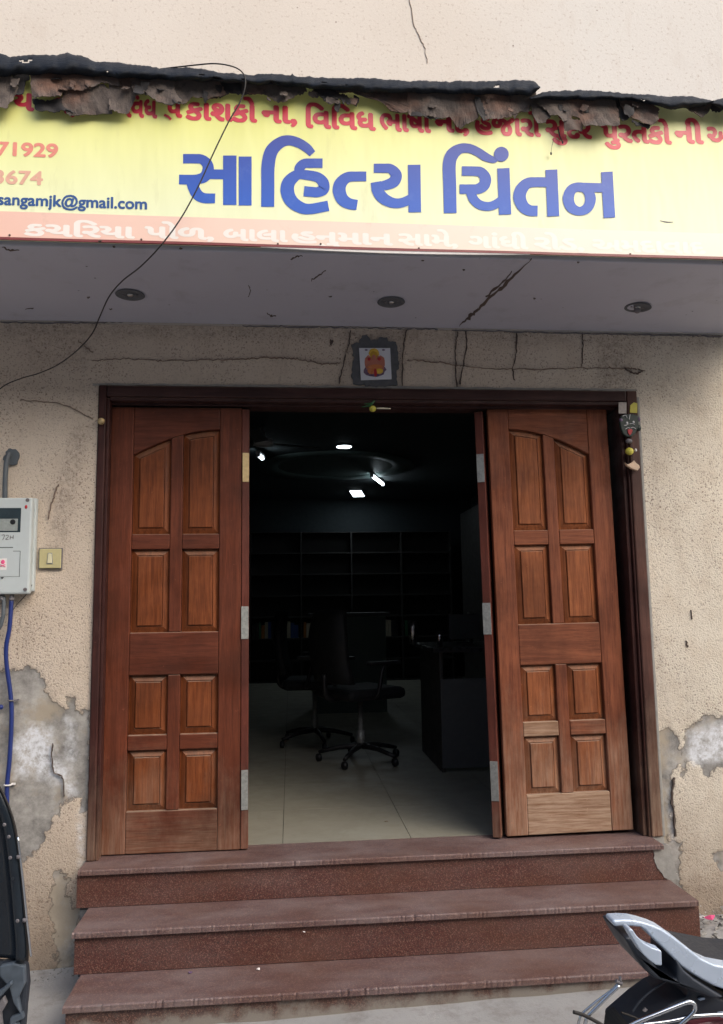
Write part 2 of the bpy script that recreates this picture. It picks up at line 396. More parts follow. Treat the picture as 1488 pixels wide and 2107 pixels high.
BOOKC = [simple('book_cover_%s' % k, c, .5) for k, c in dict(red=(.22, .03, .03), blue=(.04, .08, .25), green=(.04, .16, .08), cream=(.45, .4, .3), black=(.02, .02, .02), orange=(.4, .16, .04)).items()]
def emis(name, c, s):
    t = NT(name); t.base(c, .5); t.b.inputs['Emission Color'].default_value = c; t.b.inputs['Emission Strength'].default_value = s; return t.m
M['lamp'] = emis('lit_tube', (.80, .93, 1, 1), 7)

# ------------------------------------------------------------------ ground
def gz(x, y=0): return -.436 + .025 * (min(max(x, -2.5), 5) + .15)
gx = [-250, -60, -20, -8, -4, -2.5] + [i * .15 for i in range(-16, 34)] + [8, 20, 60, 250]
gy = [-250, -60, -25, -12, -8, -6, -5] + [-4.5 + .15 * i for i in range(31)] + [.3]
v = [(x, y, gz(x, y) + (random.uniform(-.004, .004) if -2.5 < x < 5 and -4.5 < y < 0 else 0)) for y in gy for x in gx]
n = len(gx); f = [(j * n + i, j * n + i + 1, (j + 1) * n + i + 1, (j + 1) * n + i) for j in range(len(gy) - 1) for i in range(n - 1)]
MB().add(v, f, True).build('ground', M['ground'], kind='structure')

# ------------------------------------------------------------------ building
bld = empty('shop_building', (1.3, .1, -.44), 'shop building with cracked cream plaster wall and flat grey canopy over the doorway', 'building')
def bpart(mb, name, mat, bevel=0, **kw):
    o = mb.build(name, mat, None, bevel, **kw); o.parent = bld; o.matrix_parent_inverse = Matrix.Translation((-1.3, -.1, .44)); return o
def inside(P, poly):
    x, z = P[:, 0], P[:, 1]; c = np.zeros(len(P), bool); n = len(poly)
    for i in range(n):
        x1, z1 = poly[i]; x2, z2 = poly[(i + 1) % n]
        cond = (z1 > z) != (z2 > z); xi = (x2 - x1) * (z - z1) / (z2 - z1 + 1e-12) + x1; c ^= cond & (x < xi)
    return c
def sdf(P, poly):
    d = np.full(len(P), 9.); n = len(poly)
    for i in range(n):
        a = np.array(poly[i]); b = np.array(poly[(i + 1) % n]); ab = b - a
        t = np.clip(((P - a) @ ab) / (ab @ ab + 1e-12), 0, 1); d = np.minimum(d, np.linalg.norm(P - a - t[:, None] * ab, axis=1))
    return np.where(inside(P, poly), d, -d)
patches = [xz(p, 0) for p in [
    [(-260, 1400), (0, 1378), (60, 1374), (75, 1385), (85, 1397), (93, 1418), (110, 1440), (125, 1462), (135, 1456), (140, 1440), (146, 1428), (155, 1448), (163, 1470), (184, 1462), (184, 1660), (168, 1672), (160, 1640), (140, 1640), (122, 1665), (85, 1735), (50, 1775), (-260, 1800)],
    [(110, 1800), (122, 1790), (138, 1797), (135, 1830), (150, 1870), (162, 1875), (160, 1990), (118, 1990), (112, 1930), (104, 1860)],
    [(1355, 1508), (1375, 1500), (1392, 1508), (1402, 1540), (1414, 1565), (1410, 1605), (1400, 1575), (1388, 1590), (1382, 1625), (1388, 1720), (1360, 1726)],
    [(1405, 1560), (1413, 1498), (1440, 1482), (1462, 1470), (1530, 1490), (1560, 1570), (1488, 1572), (1455, 1602), (1447, 1578), (1420, 1568)],
    [(1365, 1728), (1405, 1735), (1398, 1775), (1402, 1820), (1420, 1850), (1428, 1905), (1400, 1900), (1378, 1800)],
    [(1468, 1758), (1500, 1750), (1530, 1790), (1488, 1795)]]]
salts = [xz(p, 0) for p in [
    [(20, 1530), (60, 1480), (110, 1500), (120, 1560), (150, 1590), (165, 1640), (140, 1640), (105, 1615), (60, 1600), (25, 1605)],
    [(130, 1470), (150, 1470), (160, 1560), (140, 1600)],
    [(1410, 1560), (1420, 1500), (1488, 1480), (1540, 1500), (1540, 1560), (1430, 1580)],
    [(1372, 1620), (1385, 1620), (1392, 1740), (1380, 1740)], [(155, 1700), (170, 1650), (178, 1760), (160, 1785)]]]
dirt_and_dark_areas = [(xz(p, 0), w) for p, w in [
    ([(95, 1140), (120, 1000), (150, 880), (185, 880), (160, 980), (125, 1130)], .55),
    ([(1235, 690), (1300, 690), (1310, 810), (1230, 800)], .6),
    ([(0, 660), (1488, 688), (1488, 712), (900, 700), (0, 690)], .45),  # darker strip across the full width of the wall top
    ([(1335, 780), (1400, 760), (1440, 800), (1460, 860), (1420, 850), (1380, 830)], .3),
    ([(30, 660), (200, 665), (180, 760), (60, 760)], .28),
    ([(1340, 1300), (1365, 1500), (1380, 1500), (1350, 1300)], .4)]]
def line_space(a, b, s): return list(np.arange(a, b, s))
DX0, DX1, DZ1 = -.004, 2.614, 2.134
fx = sorted(set([round(q, 4) for q in [-6, -3, -1.5, -.9] + line_space(-.65, -.02, .012) + [DX0] + line_space(.1, 2.55, .04) + [DX1] + line_space(2.626, 3.35, .012) + [3.8, 5, 9]]))
fz = sorted(set([round(q, 4) for q in [-1.2, -.8] + line_space(-.62, 1.2, .012) + line_space(1.2, 2.1, .03) + [DZ1] + line_space(2.15, 2.43, .03) + [2.43]]))
X, Z = np.meshgrid(fx, fz); P = np.stack([X.ravel(), Z.ravel()], 1)
pa = np.full(len(P), -9.)
for pl in patches: pa = np.maximum(pa, sdf(P, pl))
sa = np.full(len(P), -9.)
for pl in salts: sa = np.maximum(sa, sdf(P, pl))
q1 = P[:, 0]; q2 = P[:, 1]
pa = pa + .006 * (np.sin(q1 * 61 + 3 * np.sin(q2 * 37)) + np.sin(q2 * 73 + 2 * np.sin(q1 * 51)) + .8 * np.sin(q1 * 143 + q2 * 97) + .7 * np.sin(q2 * 171 - q1 * 120))
da = np.zeros(len(P))
for pl, w in dirt_and_dark_areas: da = np.maximum(da, w * np.clip(sdf(P, pl) / .05 + .6, 0, 1))
wob = .0022 * np.sin(P[:, 0] * 3.1 + P[:, 1] * 2) + .0015 * np.sin(P[:, 0] * 11 + P[:, 1] * 7)
yy = wob + .005 * np.clip(pa / .012 + .5, 0, 1) + .004
near = (np.abs(P[:, 0] - DX0) < .02) | (np.abs(P[:, 0] - DX1) < .02)
N = len(fx); idx = np.arange(len(P)).reshape(len(fz), N); faces = []
xc = (np.array(fx)[:-1] + np.array(fx)[1:]) / 2; zc = (np.array(fz)[:-1] + np.array(fz)[1:]) / 2
for j in range(len(fz) - 1):
    for i in range(N - 1):
        if DX0 < xc[i] < DX1 and zc[j] < DZ1: continue
        faces.append((idx[j, i], idx[j, i + 1], idx[j + 1, i + 1], idx[j + 1, i]))
me = bpy.data.meshes.new('front_wall'); me.from_pydata(np.stack([P[:, 0], yy, P[:, 1]], 1).tolist(), [], faces)
for nm, a in (('patch', pa / .06), ('salt', sa / .06), ('dirt_and_dark', da)):
    at = me.attributes.new(nm, 'FLOAT', 'POINT'); at.data.foreach_set('value', np.clip(a, -2, 2).astype(np.float32))
me.polygons.foreach_set('use_smooth', [True] * len(me.polygons)); me.materials.append(M['wall'])
fw = bpy.data.objects.new('front_wall', me); COL.objects.link(fw); fw.parent = bld; fw.matrix_parent_inverse = Matrix.Translation((-1.3, -.1, .44))
# wall body behind (solid thickness round the doorway)
b = MB(); b.box(-6, DX0, .03, .24, -1.2, 2.43); b.box(DX1, 9, .03, .24, -1.2, 2.43); b.box(DX0, DX1, .03, .24, DZ1, 2.43); b.box(DX0, DX1, .03, .24, -1.2, -.04)
bpart(b, 'wall_core', M['room'])
b = MB(); b.box(-6, 9, 0, .24, 2.432, 6.2); bpart(b, 'upper_wall', M['upper'])
# canopy
b = MB(); b.box(-2.6, 3.26, -.775, -.002, 2.437, 2.99); can = bpart(b, 'canopy', M['soffit'], .006)
# the cracked groove of the soffit and the small chips
def ribbon_pts(px, w, jit, seed, sub=5):
    r = random.Random(seed); pts = [Vector((a, b, 0)) for a, b in px]; ws = w if isinstance(w, list) else [w] * len(px)
    pts, ws = catmull(pts, ws, sub); L = []; Rr = []
    for i, p in enumerate(pts):
        t = (pts[min(i + 1, len(pts) - 1)] - pts[max(i - 1, 0)]).normalized(); nn = Vector((-t.y, t.x, 0))
        jj = Vector((r.uniform(-jit, jit), r.uniform(-jit, jit), 0)); k = ws[i] * .5 * (1 + (r.uniform(-.6, .6) if jit else 0))
        L.append(p + nn * k + jj); Rr.append(p - nn * k + jj)
    return L, Rr
def crack(px, w=3, jit=1.6, seed=1, plane='y', val=-.0015, gap=0., mat='crack', name='crack', parent=None, thick=.004, sub=5):
    w = [q * .62 for q in w] if isinstance(w, list) else w * .62; gap = 0
    L, Rr = ribbon_pts(px, w, jit, seed, sub); pr = (lambda p: aty(p.x, p.y, val)) if plane == 'y' else (lambda p: atz(p.x, p.y, val))
    off = np.array([0, thick, 0]) if plane == 'y' else np.array([0, 0, thick])
    b = MB(); r = random.Random(seed + 5)
    for i in range(len(L) - 1):
        if r.random() < gap: continue
        q = [pr(L[i]), pr(L[i + 1]), pr(Rr[i + 1]), pr(Rr[i])]; q2 = [a + off for a in q]
        b.add(q + q2, [(0, 1, 2, 3), (7, 6, 5, 4), (0, 4, 5, 1), (1, 5, 6, 2), (2, 6, 7, 3), (3, 7, 4, 0)])
    return bpart(b, name, M[mat])
ZS = 2.4355
crack([(1095, 533), (1060, 565), (1035, 590), (1005, 615), (980, 640), (962, 655), (945, 673)], [2, 5, 9, 7, 5, 3, 2], 1.5, 3, 'z', ZS)
crack([(1055, 560), (1030, 585), (1000, 612)], [3, 7, 3], 2, 31, 'z', ZS - .0005)
crack([(985, 636), (968, 652), (950, 668)], [3, 9, 2], 2, 32, 'z', ZS - .001)
crack([(512, 588), (515, 598), (511, 612)], 2, 1, 4, 'z', ZS)
crack([(598, 534), (612, 528), (622, 527)], [2, 5, 2], 1, 5, 'z', ZS)
crack([(640, 578), (655, 568), (670, 558)], [3, 3, 2], 2, 6, 'z', ZS, .4)
crack([(550, 645), (558, 650), (568, 651)], [3, 5, 2], 1, 7, 'z', ZS)
crack([(5, 508), (18, 515), (40, 515)], [3, 6, 1], 1, 8, 'z', ZS)
crack([(52, 637), (70, 635)], [1, 3], 1, 9, 'z', ZS)
for k, (x, y) in enumerate([(182, 612), (228, 636), (372, 512), (206, 497), (235, 508), (1100, 614), (1190, 540), (955, 555), (870, 536), (680, 610)]):
    crack([(x - 3, y), (x, y + 1), (x + 3, y)], [1, 4, 1], 1, 40 + k, 'z', ZS)
wl = [([(942, 682), (938, 710), (938, 750), (941, 795)], 3.2, .12), ([(959, 680), (960, 710), (954, 750), (947, 790)], 3, .1),
      ([(837, 678), (832, 705), (829, 740), (828, 793)], 2.6, .05), ([(722, 680), (718, 705), (707, 750), (697, 790)], 2.6, .05),
      ([(1063, 685), (1063, 730), (1056, 757), (1059, 783)], 2.6, .12), ([(1199, 685), (1200, 710), (1197, 753)], 2.4, .08),
      ([(190, 742), (260, 738), (330, 742), (420, 740), (500, 738), (560, 735), (620, 740), (665, 748), (700, 747)], [.6, 1.6, 2.2, .8, 1.8, 2.4, 1, 1.6, .8], .5),
      ([(840, 740), (900, 745), (1000, 757), (1100, 760), (1200, 757), (1290, 758), (1330, 762)], [.6, 1.6, .8, 1.8, .7, 2, 1], .55),
      ([(40, 822), (70, 825), (110, 828), (150, 840), (190, 862)], 1.6, .25),
      ([(1285, 757), (1297, 764), (1310, 768), (1322, 764)], [2, 4, 5, 2], .1),
      ([(160, 700), (175, 712), (190, 725)], 2, .2), ([(120, 995), (113, 1015), (105, 1040), (98, 1068)], 2.6, .3),
      ([(1413, 1318), (1414, 1326), (1417, 1333)], [2, 6, 2], 0), ([(1423, 1255), (1425, 1275)], 2, 0), ([(1388, 1600), (1384, 1640), (1388, 1680), (1390, 1722)], 5, .1),
      ([(108, 1530), (106, 1560), (112, 1590), (128, 1600), (132, 1640)], 2.5, .1), ([(680, 698), (683, 703), (682, 709)], [3, 8, 2], 0)]
for k, (p, w, g) in enumerate(wl): crack(p, w, 1.9 if g > .3 else 1.3, 60 + k, 'y', -.0035, g, thick=.009, sub=14 if g > .3 else 6, mat='hairline' if g >= .2 else 'crack')
for k, p in enumerate([[(0, 663), (150, 664), (300, 662), (480, 666)], [(500, 670), (620, 672), (760, 674), (900, 677)], [(930, 679), (1100, 683), (1250, 687), (1400, 690), (1488, 692)]]):
    crack(p, [1, 3, 1.5, 2.4], 1.3, 90 + k, 'y', -.004, .3, thick=.009, sub=18, mat='stone')
b = [(840, -20), (850, 40), (860, 70), (873, 95), (880, 130)]
crack(b, 1.8, 1.5, 99, 'y', -.0035, .15, thick=.003, mat='hairline')
# rooms behind
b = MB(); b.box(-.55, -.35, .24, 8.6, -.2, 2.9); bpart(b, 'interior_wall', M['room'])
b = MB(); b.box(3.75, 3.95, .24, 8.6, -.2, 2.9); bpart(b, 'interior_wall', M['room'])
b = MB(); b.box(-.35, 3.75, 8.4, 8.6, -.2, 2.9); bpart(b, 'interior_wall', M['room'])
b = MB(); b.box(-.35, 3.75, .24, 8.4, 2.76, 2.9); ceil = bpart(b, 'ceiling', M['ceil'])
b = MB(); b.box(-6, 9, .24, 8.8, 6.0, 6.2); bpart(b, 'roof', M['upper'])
b = MB(); b.box(-6, -5.8, .24, 8.8, -1, 6.0); b.box(8.8, 9, .24, 8.8, -1, 6.0); b.box(-5.8, 8.8, 8.6, 8.8, -1, 6.0); bpart(b, 'outer_wall', M['upper'])
# interior floor: tiles with grout
fl = MB().box(-.35, 3.75, .136, 8.4, -.2, -.006).build('interior_floor', M['grout'], kind='structure')
t0 = None
for j in range(14):
    for i in range(7):
        x0 = -.35 + i * .6; y0 = .137 + j * .6; x1 = min(x0 + .597, 3.748); y1 = min(y0 + .597, 8.398)
        MB().box(x0, x1, y0, y1, -.008, .0).build('floor_tile', M['floor_tile'], fl)

# ------------------------------------------------------------------ steps
st = empty('entrance_steps', (1.3, -.3, -.42), 'three red granite steps with dusty treads below the wooden doorway', 'steps')
def spart(mb, name, mat, bevel=0, parent=None):
    o = mb.build(name, mat, None, bevel); o.parent = st; o.matrix_parent_inverse = Matrix.Translation((-1.3, .3, .42)); return o
def slab(x0, x1, y0, y1, z0, z1, seed):
    r = random.Random(seed); n = 320; b = MB(); rings = []
    for i in range(n + 1):
        x = x0 + (x1 - x0) * i / n; ch = r.choice([0] * 10 + [.001, .002, .0015, .003] + ([.007] if r.random() < .12 else [])) if 0 < i < n else 0
        wv = .0018 * math.sin(i * .07 + seed)
        rings.append([(x, y0 + ch * .6, z0), (x, y0 + ch + wv * .4, z1 - .004 - ch * .6), (x, y0 + .005 + ch, z1 - ch * .4), (x, y0 + .016, z1), (x, y1, z1), (x, y1, z0)])
    return b.loft(rings)
spart(slab(-.004, 2.556, -.125, .135, -.021, -.001, 1), 'tread', M['granite_top'])
spart(MB().box(-.012, 2.585, -.105, .06, -.157, -.0215), 'riser', M['granite'], .002)
spart(slab(.040, 2.580, -.362, -.106, -.178, -.157, 2), 'tread', M['granite_top'])
spart(MB().box(.046, 2.590, -.342, -.09, -.318, -.1785), 'riser', M['granite'], .002)
spart(slab(.074, 2.600, -.590, -.343, -.340, -.318, 3), 'tread', M['granite_top'])
spart(MB().box(.080, 2.592, -.570, -.33, -.60, -.3405), 'riser', M['granite_low'], .002)
spart(MB().box(.0, 2.58, -.09, .10, -.60, -.158), 'core', M['cement'])
spart(MB().box(2.5565, 2.618, -.003, .10, -.60, -.0005), 'mortar', M['cement_light'], .002)
spart(MB().box(-.012, -.0045, -.003, .10, -.60, -.0005), 'mortar', M['cement_light'])
for k, (px, y, mt_) in enumerate([([(1340, 1742), (1378, 1738), (1390, 1790), (1398, 1812), (1372, 1808), (1352, 1785)], -.108, 'cement_light')]):
    spart(MB().prism(rag(xz(px, y), .01, .005, k + 70), y, y + .02), 'mortar', M[mt_])

# ------------------------------------------------------------------ door frame
fr = empty('door_frame', (1.3, .03, 0), 'dark brown wooden door frame with moulded jambs set in the cream wall', 'door frame')
def fpart(mb, name, mat, bevel=.003):
    o = mb.build(name, mat, None, bevel); o.parent = fr; o.matrix_parent_inverse = Matrix.Translation((-1.3, -.03, 0)); return o
fpart(MB().box(0, .036, -.012, .05, .0, 2.13), 'jamb', M['frame'], .006)
fpart(MB().box(.0365, .050, -.004, .05, .0, 2.068), 'bead', M['frame'])
fpart(MB().box(.0, .046, .051, .16, .0, 2.13), 'rebate', M['frame'])
fpart(MB().box(2.556, 2.610, -.012, .16, .0, 2.13), 'jamb', M['frame_r'], .006)
fpart(MB().box(2.546, 2.5555, -.004, .16, .0, 2.068), 'bead', M['frame'])
fpart(MB().box(2.526, 2.5455, .012, .16, .0, 2.05), 'bead', M['frame'])
fpart(MB().box(.0365, 2.5555, -.011, .05, 2.075, 2.129), 'head', M['frame_h'], .006)
fpart(MB().box(.0505, 2.5455, -.002, .05, 2.058, 2.0745), 'bead', M['frame_h'], .003)
fpart(MB().box(.047, 2.5255, .0505, .16, 2.050, 2.129), 'rebate', M['frame_h'])
cg = fpart(MB().box(2.6105, 2.6245, -.006, .02, .0, 2.10), 'mortar_edge', M['cement_light'], .003)
cg = fpart(MB().prism(rag([(-.03, 2.1305), (2.61, 2.1305), (2.612, 2.142), (-.03, 2.139)], .03, .0028, 4), -.003, .01), 'mortar_edge', M['cement_light'], 0)
k = MB().ball((.019, -.026, 1.952), .0165, .016, .0165).lathe((.019, -.020, 1.952), [(.006, .0), (.006, .012)], 12, 'y').build('knob', M['brass']); k.parent = fr; k.matrix_parent_inverse = Matrix.Translation((-1.3, -.03, 0))

# ------------------------------------------------------------------ door leaves
def leaf(name, label, loc, tilt, mats, mirror, arch):
    mv, mh, mp, mb, mc = (tuple(mats) + (mats[1], mats[1]))[:5]; th = .036; Wd, Hh = .612, 2.038
    root = empty(name, loc, label, 'door'); root.rotation_euler = (0, tilt, 0)
    def X_(x): return Wd - x if mirror else x
    def poly(pts): return [(X_(x), z) for x, z in pts]
    def add(pts, y0, y1, nm, mat, bev=.004): return MB().prism(poly(pts), y0, y1).build(nm, mat, root, bev)
    c1, c2, c3, c4 = .104, .280, .336, .509
    rows = [(.181, .447), (.514, .781), (.974, 1.359), (1.430, None)]
    add([(0, 0), (c1, 0), (c1, Hh), (0, Hh)], 0, th, 'stile', mv)
    add([(c4, 0), (Wd, 0), (Wd, Hh), (c4, Hh)], 0, th, 'stile', mv)
    e = .0006
    add([(c1 + e, 0), (c4 - e, 0), (c4 - e, rows[0][0]), (c1 + e, rows[0][0])], .0015, th, 'rail', mb)
    add([(c1 + e, rows[1][1]), (c4 - e, rows[1][1]), (c4 - e, rows[2][0]), (c1 + e, rows[2][0])], .0015, th, 'rail', mh)
    a0, a1, a2, a3 = arch
    top = [(c1 + e, a0), (c2, a1), (c3, a2), (c4 - e, a3)]
    # curved lower edge
    def az(x): 
        t = (x - c1) / (c4 - c1); return a0 + (a3 - a0) * (math.sin(t * math.pi / 2) ** .95)
    n = 14; low = [(c1 + e + (c4 - c1 - 2 * e) * i / n, az(c1 + (c4 - c1) * i / n)) for i in range(n + 1)]
    add(low + [(c4 - e, Hh), (c1 + e, Hh)], .0015, th, 'rail', mh)
    # mullions and cross rails
    for z0, z1 in ((rows[0][0] + e, rows[1][1] - e), (rows[2][0] + e, None)):
        if z1 is None: add([(c2, z0), (c3, z0), (c3, az(c3) - e), ((c2 + c3) / 2, az((c2 + c3) / 2) - e), (c2, az(c2) - e)], .003, th, 'mullion', mv)
        else: add([(c2, z0), (c3, z0), (c3, z1), (c2, z1)], .003, th, 'mullion', mv)
    for za, zb in ((rows[0][1], rows[1][0]), (rows[2][1], rows[3][0])):
        for xa, xb in ((c1 + e, c2 - e), (c3 + e, c4 - e)):
            add([(xa, za), (xb, za), (xb, zb), (xa, zb)], .0015, th, 'rail', mc if (za < .6 and xa > c2) else mh)
    # raised and fielded panels
    for zb, zt in rows:
        for ci, (xa, xb) in enumerate(((c1, c2), (c3, c4))):
            xs = [xa + .001, xb - .001]
            if zt is None:
                tops = [(xs[1] - (xs[1] - xs[0]) * i / 5, az(xs[1] - (xs[1] - xs[0]) * i / 5) - .001) for i in range(6)]
            else: tops = [(xs[1] - (xs[1] - xs[0]) * i / 5, zt - .001) for i in range(6)]
            out = [(xs[0], zb + .001), (xs[1], zb + .001)] + tops
            cx = sum(xs) / 2; m = .038
            def inset(p, d, lo=zb):
                x, z = p; f = (x - cx) / (xs[1] - cx); return None
            def ring(d, y):
                r = [(xs[0] + d, y, zb + d), (xs[1] - d, y, zb + d)]
                xx = [xs[1] - d - (xs[1] - xs[0] - 2 * d) * i / 5 for i in range(6)]
                for x in xx: r.append((x, y, (az(x) if zt is None else zt) - .001 - d * (1.08 if zt is None else 1)))
                return [(X_(a), b_, c_) for a, b_, c_ in r]
            pb = MB().loft([ring(0, .034), ring(0, .024), ring(.002, .024), ring(.027, .0115), ring(.0275, .016), ring(.031, .016), ring(.0315, .0075), ring(.034, .006)], True)
            pb.build('panel', mp, root)
    return root
L1 = leaf('door_leaf', 'left door leaf of dark red-brown teak with eight raised panels', (.046, .056, .004), 0, (M['door_v'], M['door_h'], M['panel']), False, (1.806, 1.882, 1.908, 1.932))
R1 = leaf('door_leaf', 'right folding door leaf of faded orange-brown teak with bare worn bottom rail', (1.888, .058, .010), R_(-.62), (M['rdoor_v'], M['rdoor_h'], M['rpanel'], M['bare'], M['bare']), True, (1.806, 1.882, 1.912, 1.936))
# folded inner leaves, seen on edge
def folded(x0, x1, label, mats, brass, tilt, hz, ygap, turn):
    root = empty('folded_door_leaf', (x0, ygap, .006), label, 'door'); root.rotation_euler = (0, tilt, turn)
    w = x1 - x0
    MB().box(0, w, 0, .09, 0, 2.03).build('stile', mats[0], root, .003)
    MB().box(0, w, .52, .61, 0, 2.03).build('stile', mats[0], root, .003)
    for a, b in ((0, .18), (.78, .97), (1.93, 2.03)): MB().box(.001, w - .001, .0905, .5195, a, b).build('rail', mats[1], root)
    MB().box(.009, w - .009, .0905, .5195, .1805, .7795).build('panel', mats[1], root); MB().box(.009, w - .009, .0905, .5195, .9705, 1.9295).build('panel', mats[1], root)
    for i, (z0, z1) in enumerate(hz):
        h = MB().box(-.001 if i % 2 else .002, w - .002, -.0035, .0, z0, z1)
        for q in (.12, .5, .88): h.lathe((w * .5, -.005, z0 + (z1 - z0) * q), [(.0036, 0), (.0036, .002)], 8, 'y')
        h.build('hinge', M[brass[i]], root, .0008)
    return root
folded(.660, .695, 'folded inner leaf seen on edge beside the left door leaf, brass hinge on top', (M['edge_wood'], M['door_h']), ['brass', 'galv', 'galv'], 0, [(1.675, 1.815), (.935, 1.085), (.17, .345)], .052, R_(9))
folded(1.822, 1.862, 'folded inner leaf seen on edge beside the right door leaf, grey hinges on it', (M['edge_wood'], M['rdoor_h']), ['galv', 'galv', 'galv'], R_(-.6), [(1.675, 1.815), (.935, 1.085), (.165, .345)], .066, R_(-24))

# ------------------------------------------------------------------ sign
SY = -.80
sg = empty('shop_sign', (1.2, SY, 2.45), 'long faded yellow shop sign with big blue Gujarati lettering under torn felt', 'sign')
def gpart(mb, name, mat, bevel=0, **kw):
    o = mb.build(name, mat, None, bevel, **kw); o.parent = sg; o.matrix_parent_inverse = Matrix.Translation((-1.2, -SY, -2.45)); return o
gpart(MB().box(-1.9, 3.19, SY, SY + .022, 2.455, 3.12), 'panel', M['sign'])
gpart(MB().box(-1.899, 3.189, SY - .0006, SY - .0001, 2.458, 2.559), 'band', M['band'])
# sagging trim strip along the lower edge
tr = MB(); rings = []
for i in range(61):
    x = -1.9 + 5.09 * i / 60; dz = .0025 * math.sin(i * .5) - (.006 if 34 < i < 44 else 0) * math.sin((i - 34) / 10 * math.pi)
    rings.append([(x, SY - .006, 2.447 + dz * .4), (x, SY - .006, 2.457 + dz * .3), (x, SY - .001, 2.458), (x, SY - .001, 2.446)])
gpart(tr.loft(rings), 'trim', M['maroon'])
tr = MB(); rings = []
for i in range(31):
    u = i / 30; x = .78 + 1.05 * u; dz = -.010 * math.sin(u * math.pi)
    rings.append([(x, SY - .004, 2.4455 + dz), (x, SY - .005, 2.4465), (x, SY - .001, 2.4465), (x, SY - .001, 2.4445 + dz)])
gpart(tr.loft(rings), 'sheet_edge', M['paper'])
for px, py in [(291, 493), (572, 502), (862, 511), (1077, 520), (1297, 523), (660, 502), (1488, 540), (20, 484)]:
    p = aty(px, py, SY - .001); gpart(MB().lathe((p[0], SY - .0045, p[2]), [(.0028, 0), (.004, .002), (.004, .004)], 8, 'y'), 'screw', M['crack'])
depth = [0]
def sribbon(px, w, mat, name, sub=8, closed=False, step=.00006, base=SY - .0008, store=None):
    depth[0] += 1; y = base - step * depth[0]
    if closed: px = px + [px[0]]
    L, Rr = ribbon_pts(px, w, 0, 1, sub)
    b = store or MB(); v = [aty(p.x, p.y, y) for p in L] + [aty(p.x, p.y, y) for p in Rr]; n = len(L)
    b.add(v, [(i, i + 1, n + i + 1, n + i) for i in range(n - 1)]); return b
def T2(p): return [(340 + a * .336, 80 + b * .336) for a, b in p]
def T3(p): return [(800 + a * .336, 130 + b * .336) for a, b in p]
s_ = .336
glyphs = [
 [(T2([(110, 734), (180, 734), (225, 738), (258, 768), (262, 808), (240, 845), (195, 860), (140, 862), (85, 861)]), [58, 58, 58, 66, 72, 66, 60, 60, 60]),
  (T2([(250, 828), (310, 829), (372, 830)]), 60), (T2([(160, 862), (172, 905), (195, 950), (235, 974), (306, 977)]), [66, 70, 68, 62, 60]),
  (T2([(396, 714), (396, 1017)]), 82)],
 [(T2([(490, 720), (490, 1020)]), 79)],
 [(T2([(628, 1028), (629, 900), (630, 780), (650, 690), (700, 638), (755, 621), (815, 636), (868, 668), (902, 704)]), [80, 80, 82, 80, 70, 62, 60, 56, 46])],
 [(T2([(964, 761), (900, 761), (852, 764), (824, 790), (822, 822)]), [58, 58, 58, 62, 62]), (T2([(812, 828), (880, 835), (935, 848), (968, 880), (970, 920), (935, 938), (890, 936), (850, 932)]), [56, 60, 62, 68, 68, 62, 62, 62]),
  (T2([(850, 828), (800, 838), (758, 878), (748, 930), (768, 985), (815, 1025), (880, 1042), (1000, 1022)]), [40, 66, 80, 84, 80, 72, 64, 64])],
 [(T2([(1232, 842), (1170, 842), (1115, 848), (1075, 885), (1066, 930), (1085, 980), (1125, 1008), (1176, 1017)]), [60, 60, 64, 76, 80, 76, 68, 62])],
 [(T2([(1278, 792), (1340, 792), (1382, 796), (1414, 832), (1402, 872), (1356, 894), (1310, 900)]), [56, 56, 58, 70, 70, 62, 50]), (T2([(1290, 876), (1300, 925), (1325, 965), (1365, 993), (1410, 1006), (1460, 1000), (1525, 968)]), [62, 70, 72, 66, 60, 58, 56]),
  (T3([(156, 622), (160, 913)]), 77)],
 [(T3([(377, 918), (374, 760), (371, 620), (390, 560), (435, 525), (490, 521), (545, 543), (590, 572), (640, 592), (665, 590)]), [78, 79, 80, 78, 62, 56, 54, 54, 40, 20]),],
 [(T3([(448, 660), (520, 661), (565, 668), (592, 705), (582, 748), (545, 770), (500, 771), (434, 771)]), [58, 58, 62, 70, 70, 62, 58, 58]),
  (T3([(500, 780), (518, 830), (555, 865), (605, 877), (650, 866), (690, 840)]), [60, 58, 56, 54, 54, 54]), (T3([(702, 643), (713, 927)]), 75)],
 [(T3([(975, 729), (900, 728), (850, 735), (812, 775), (802, 825), (825, 878), (865, 902), (912, 904)]), [60, 60, 64, 76, 78, 72, 66, 64]), (T3([(996, 652), (1008, 937)]), 73)],
 [(T3([(1168, 757), (1214, 775), (1236, 828), (1218, 884), (1168, 906), (1118, 882), (1100, 828), (1120, 775)]), [54, 60, 66, 62, 52, 64, 70, 62]), (T3([(1165, 759), (1240, 761), (1320, 763)]), 56), (T3([(1336, 665), (1352, 946)]), 71)]]
for gi, strokes in enumerate(glyphs):
    b = MB()
    for px, w in strokes:
        w = [q * s_ for q in w] if isinstance(w, list) else w * s_
        ring = len(px) == 8 and gi == 9
        if ring:
            depth[0] += 1; yy_ = SY - .0008 - .00006 * depth[0]
            L, Rr = ribbon_pts(px[-1:] + px + px[:2], w[-1:] + w + w[:2], 0, 1, 8); L = L[8:73]; Rr = Rr[8:73]; n = len(L) - 1
            b.add([aty(p.x, p.y, yy_) for p in L[:-1]] + [aty(p.x, p.y, yy_) for p in Rr[:-1]], [(i, (i + 1) % n, n + (i + 1) % n, n + i) for i in range(n)])
        else: sribbon(px, w, None, '', 8, store=b)
    gpart(b, 'blue_letter', M['blue'])
b = MB(); c = T3([(690, 557)])[0]; depth[0] += 1; y = SY - .0008 - .00006 * depth[0]
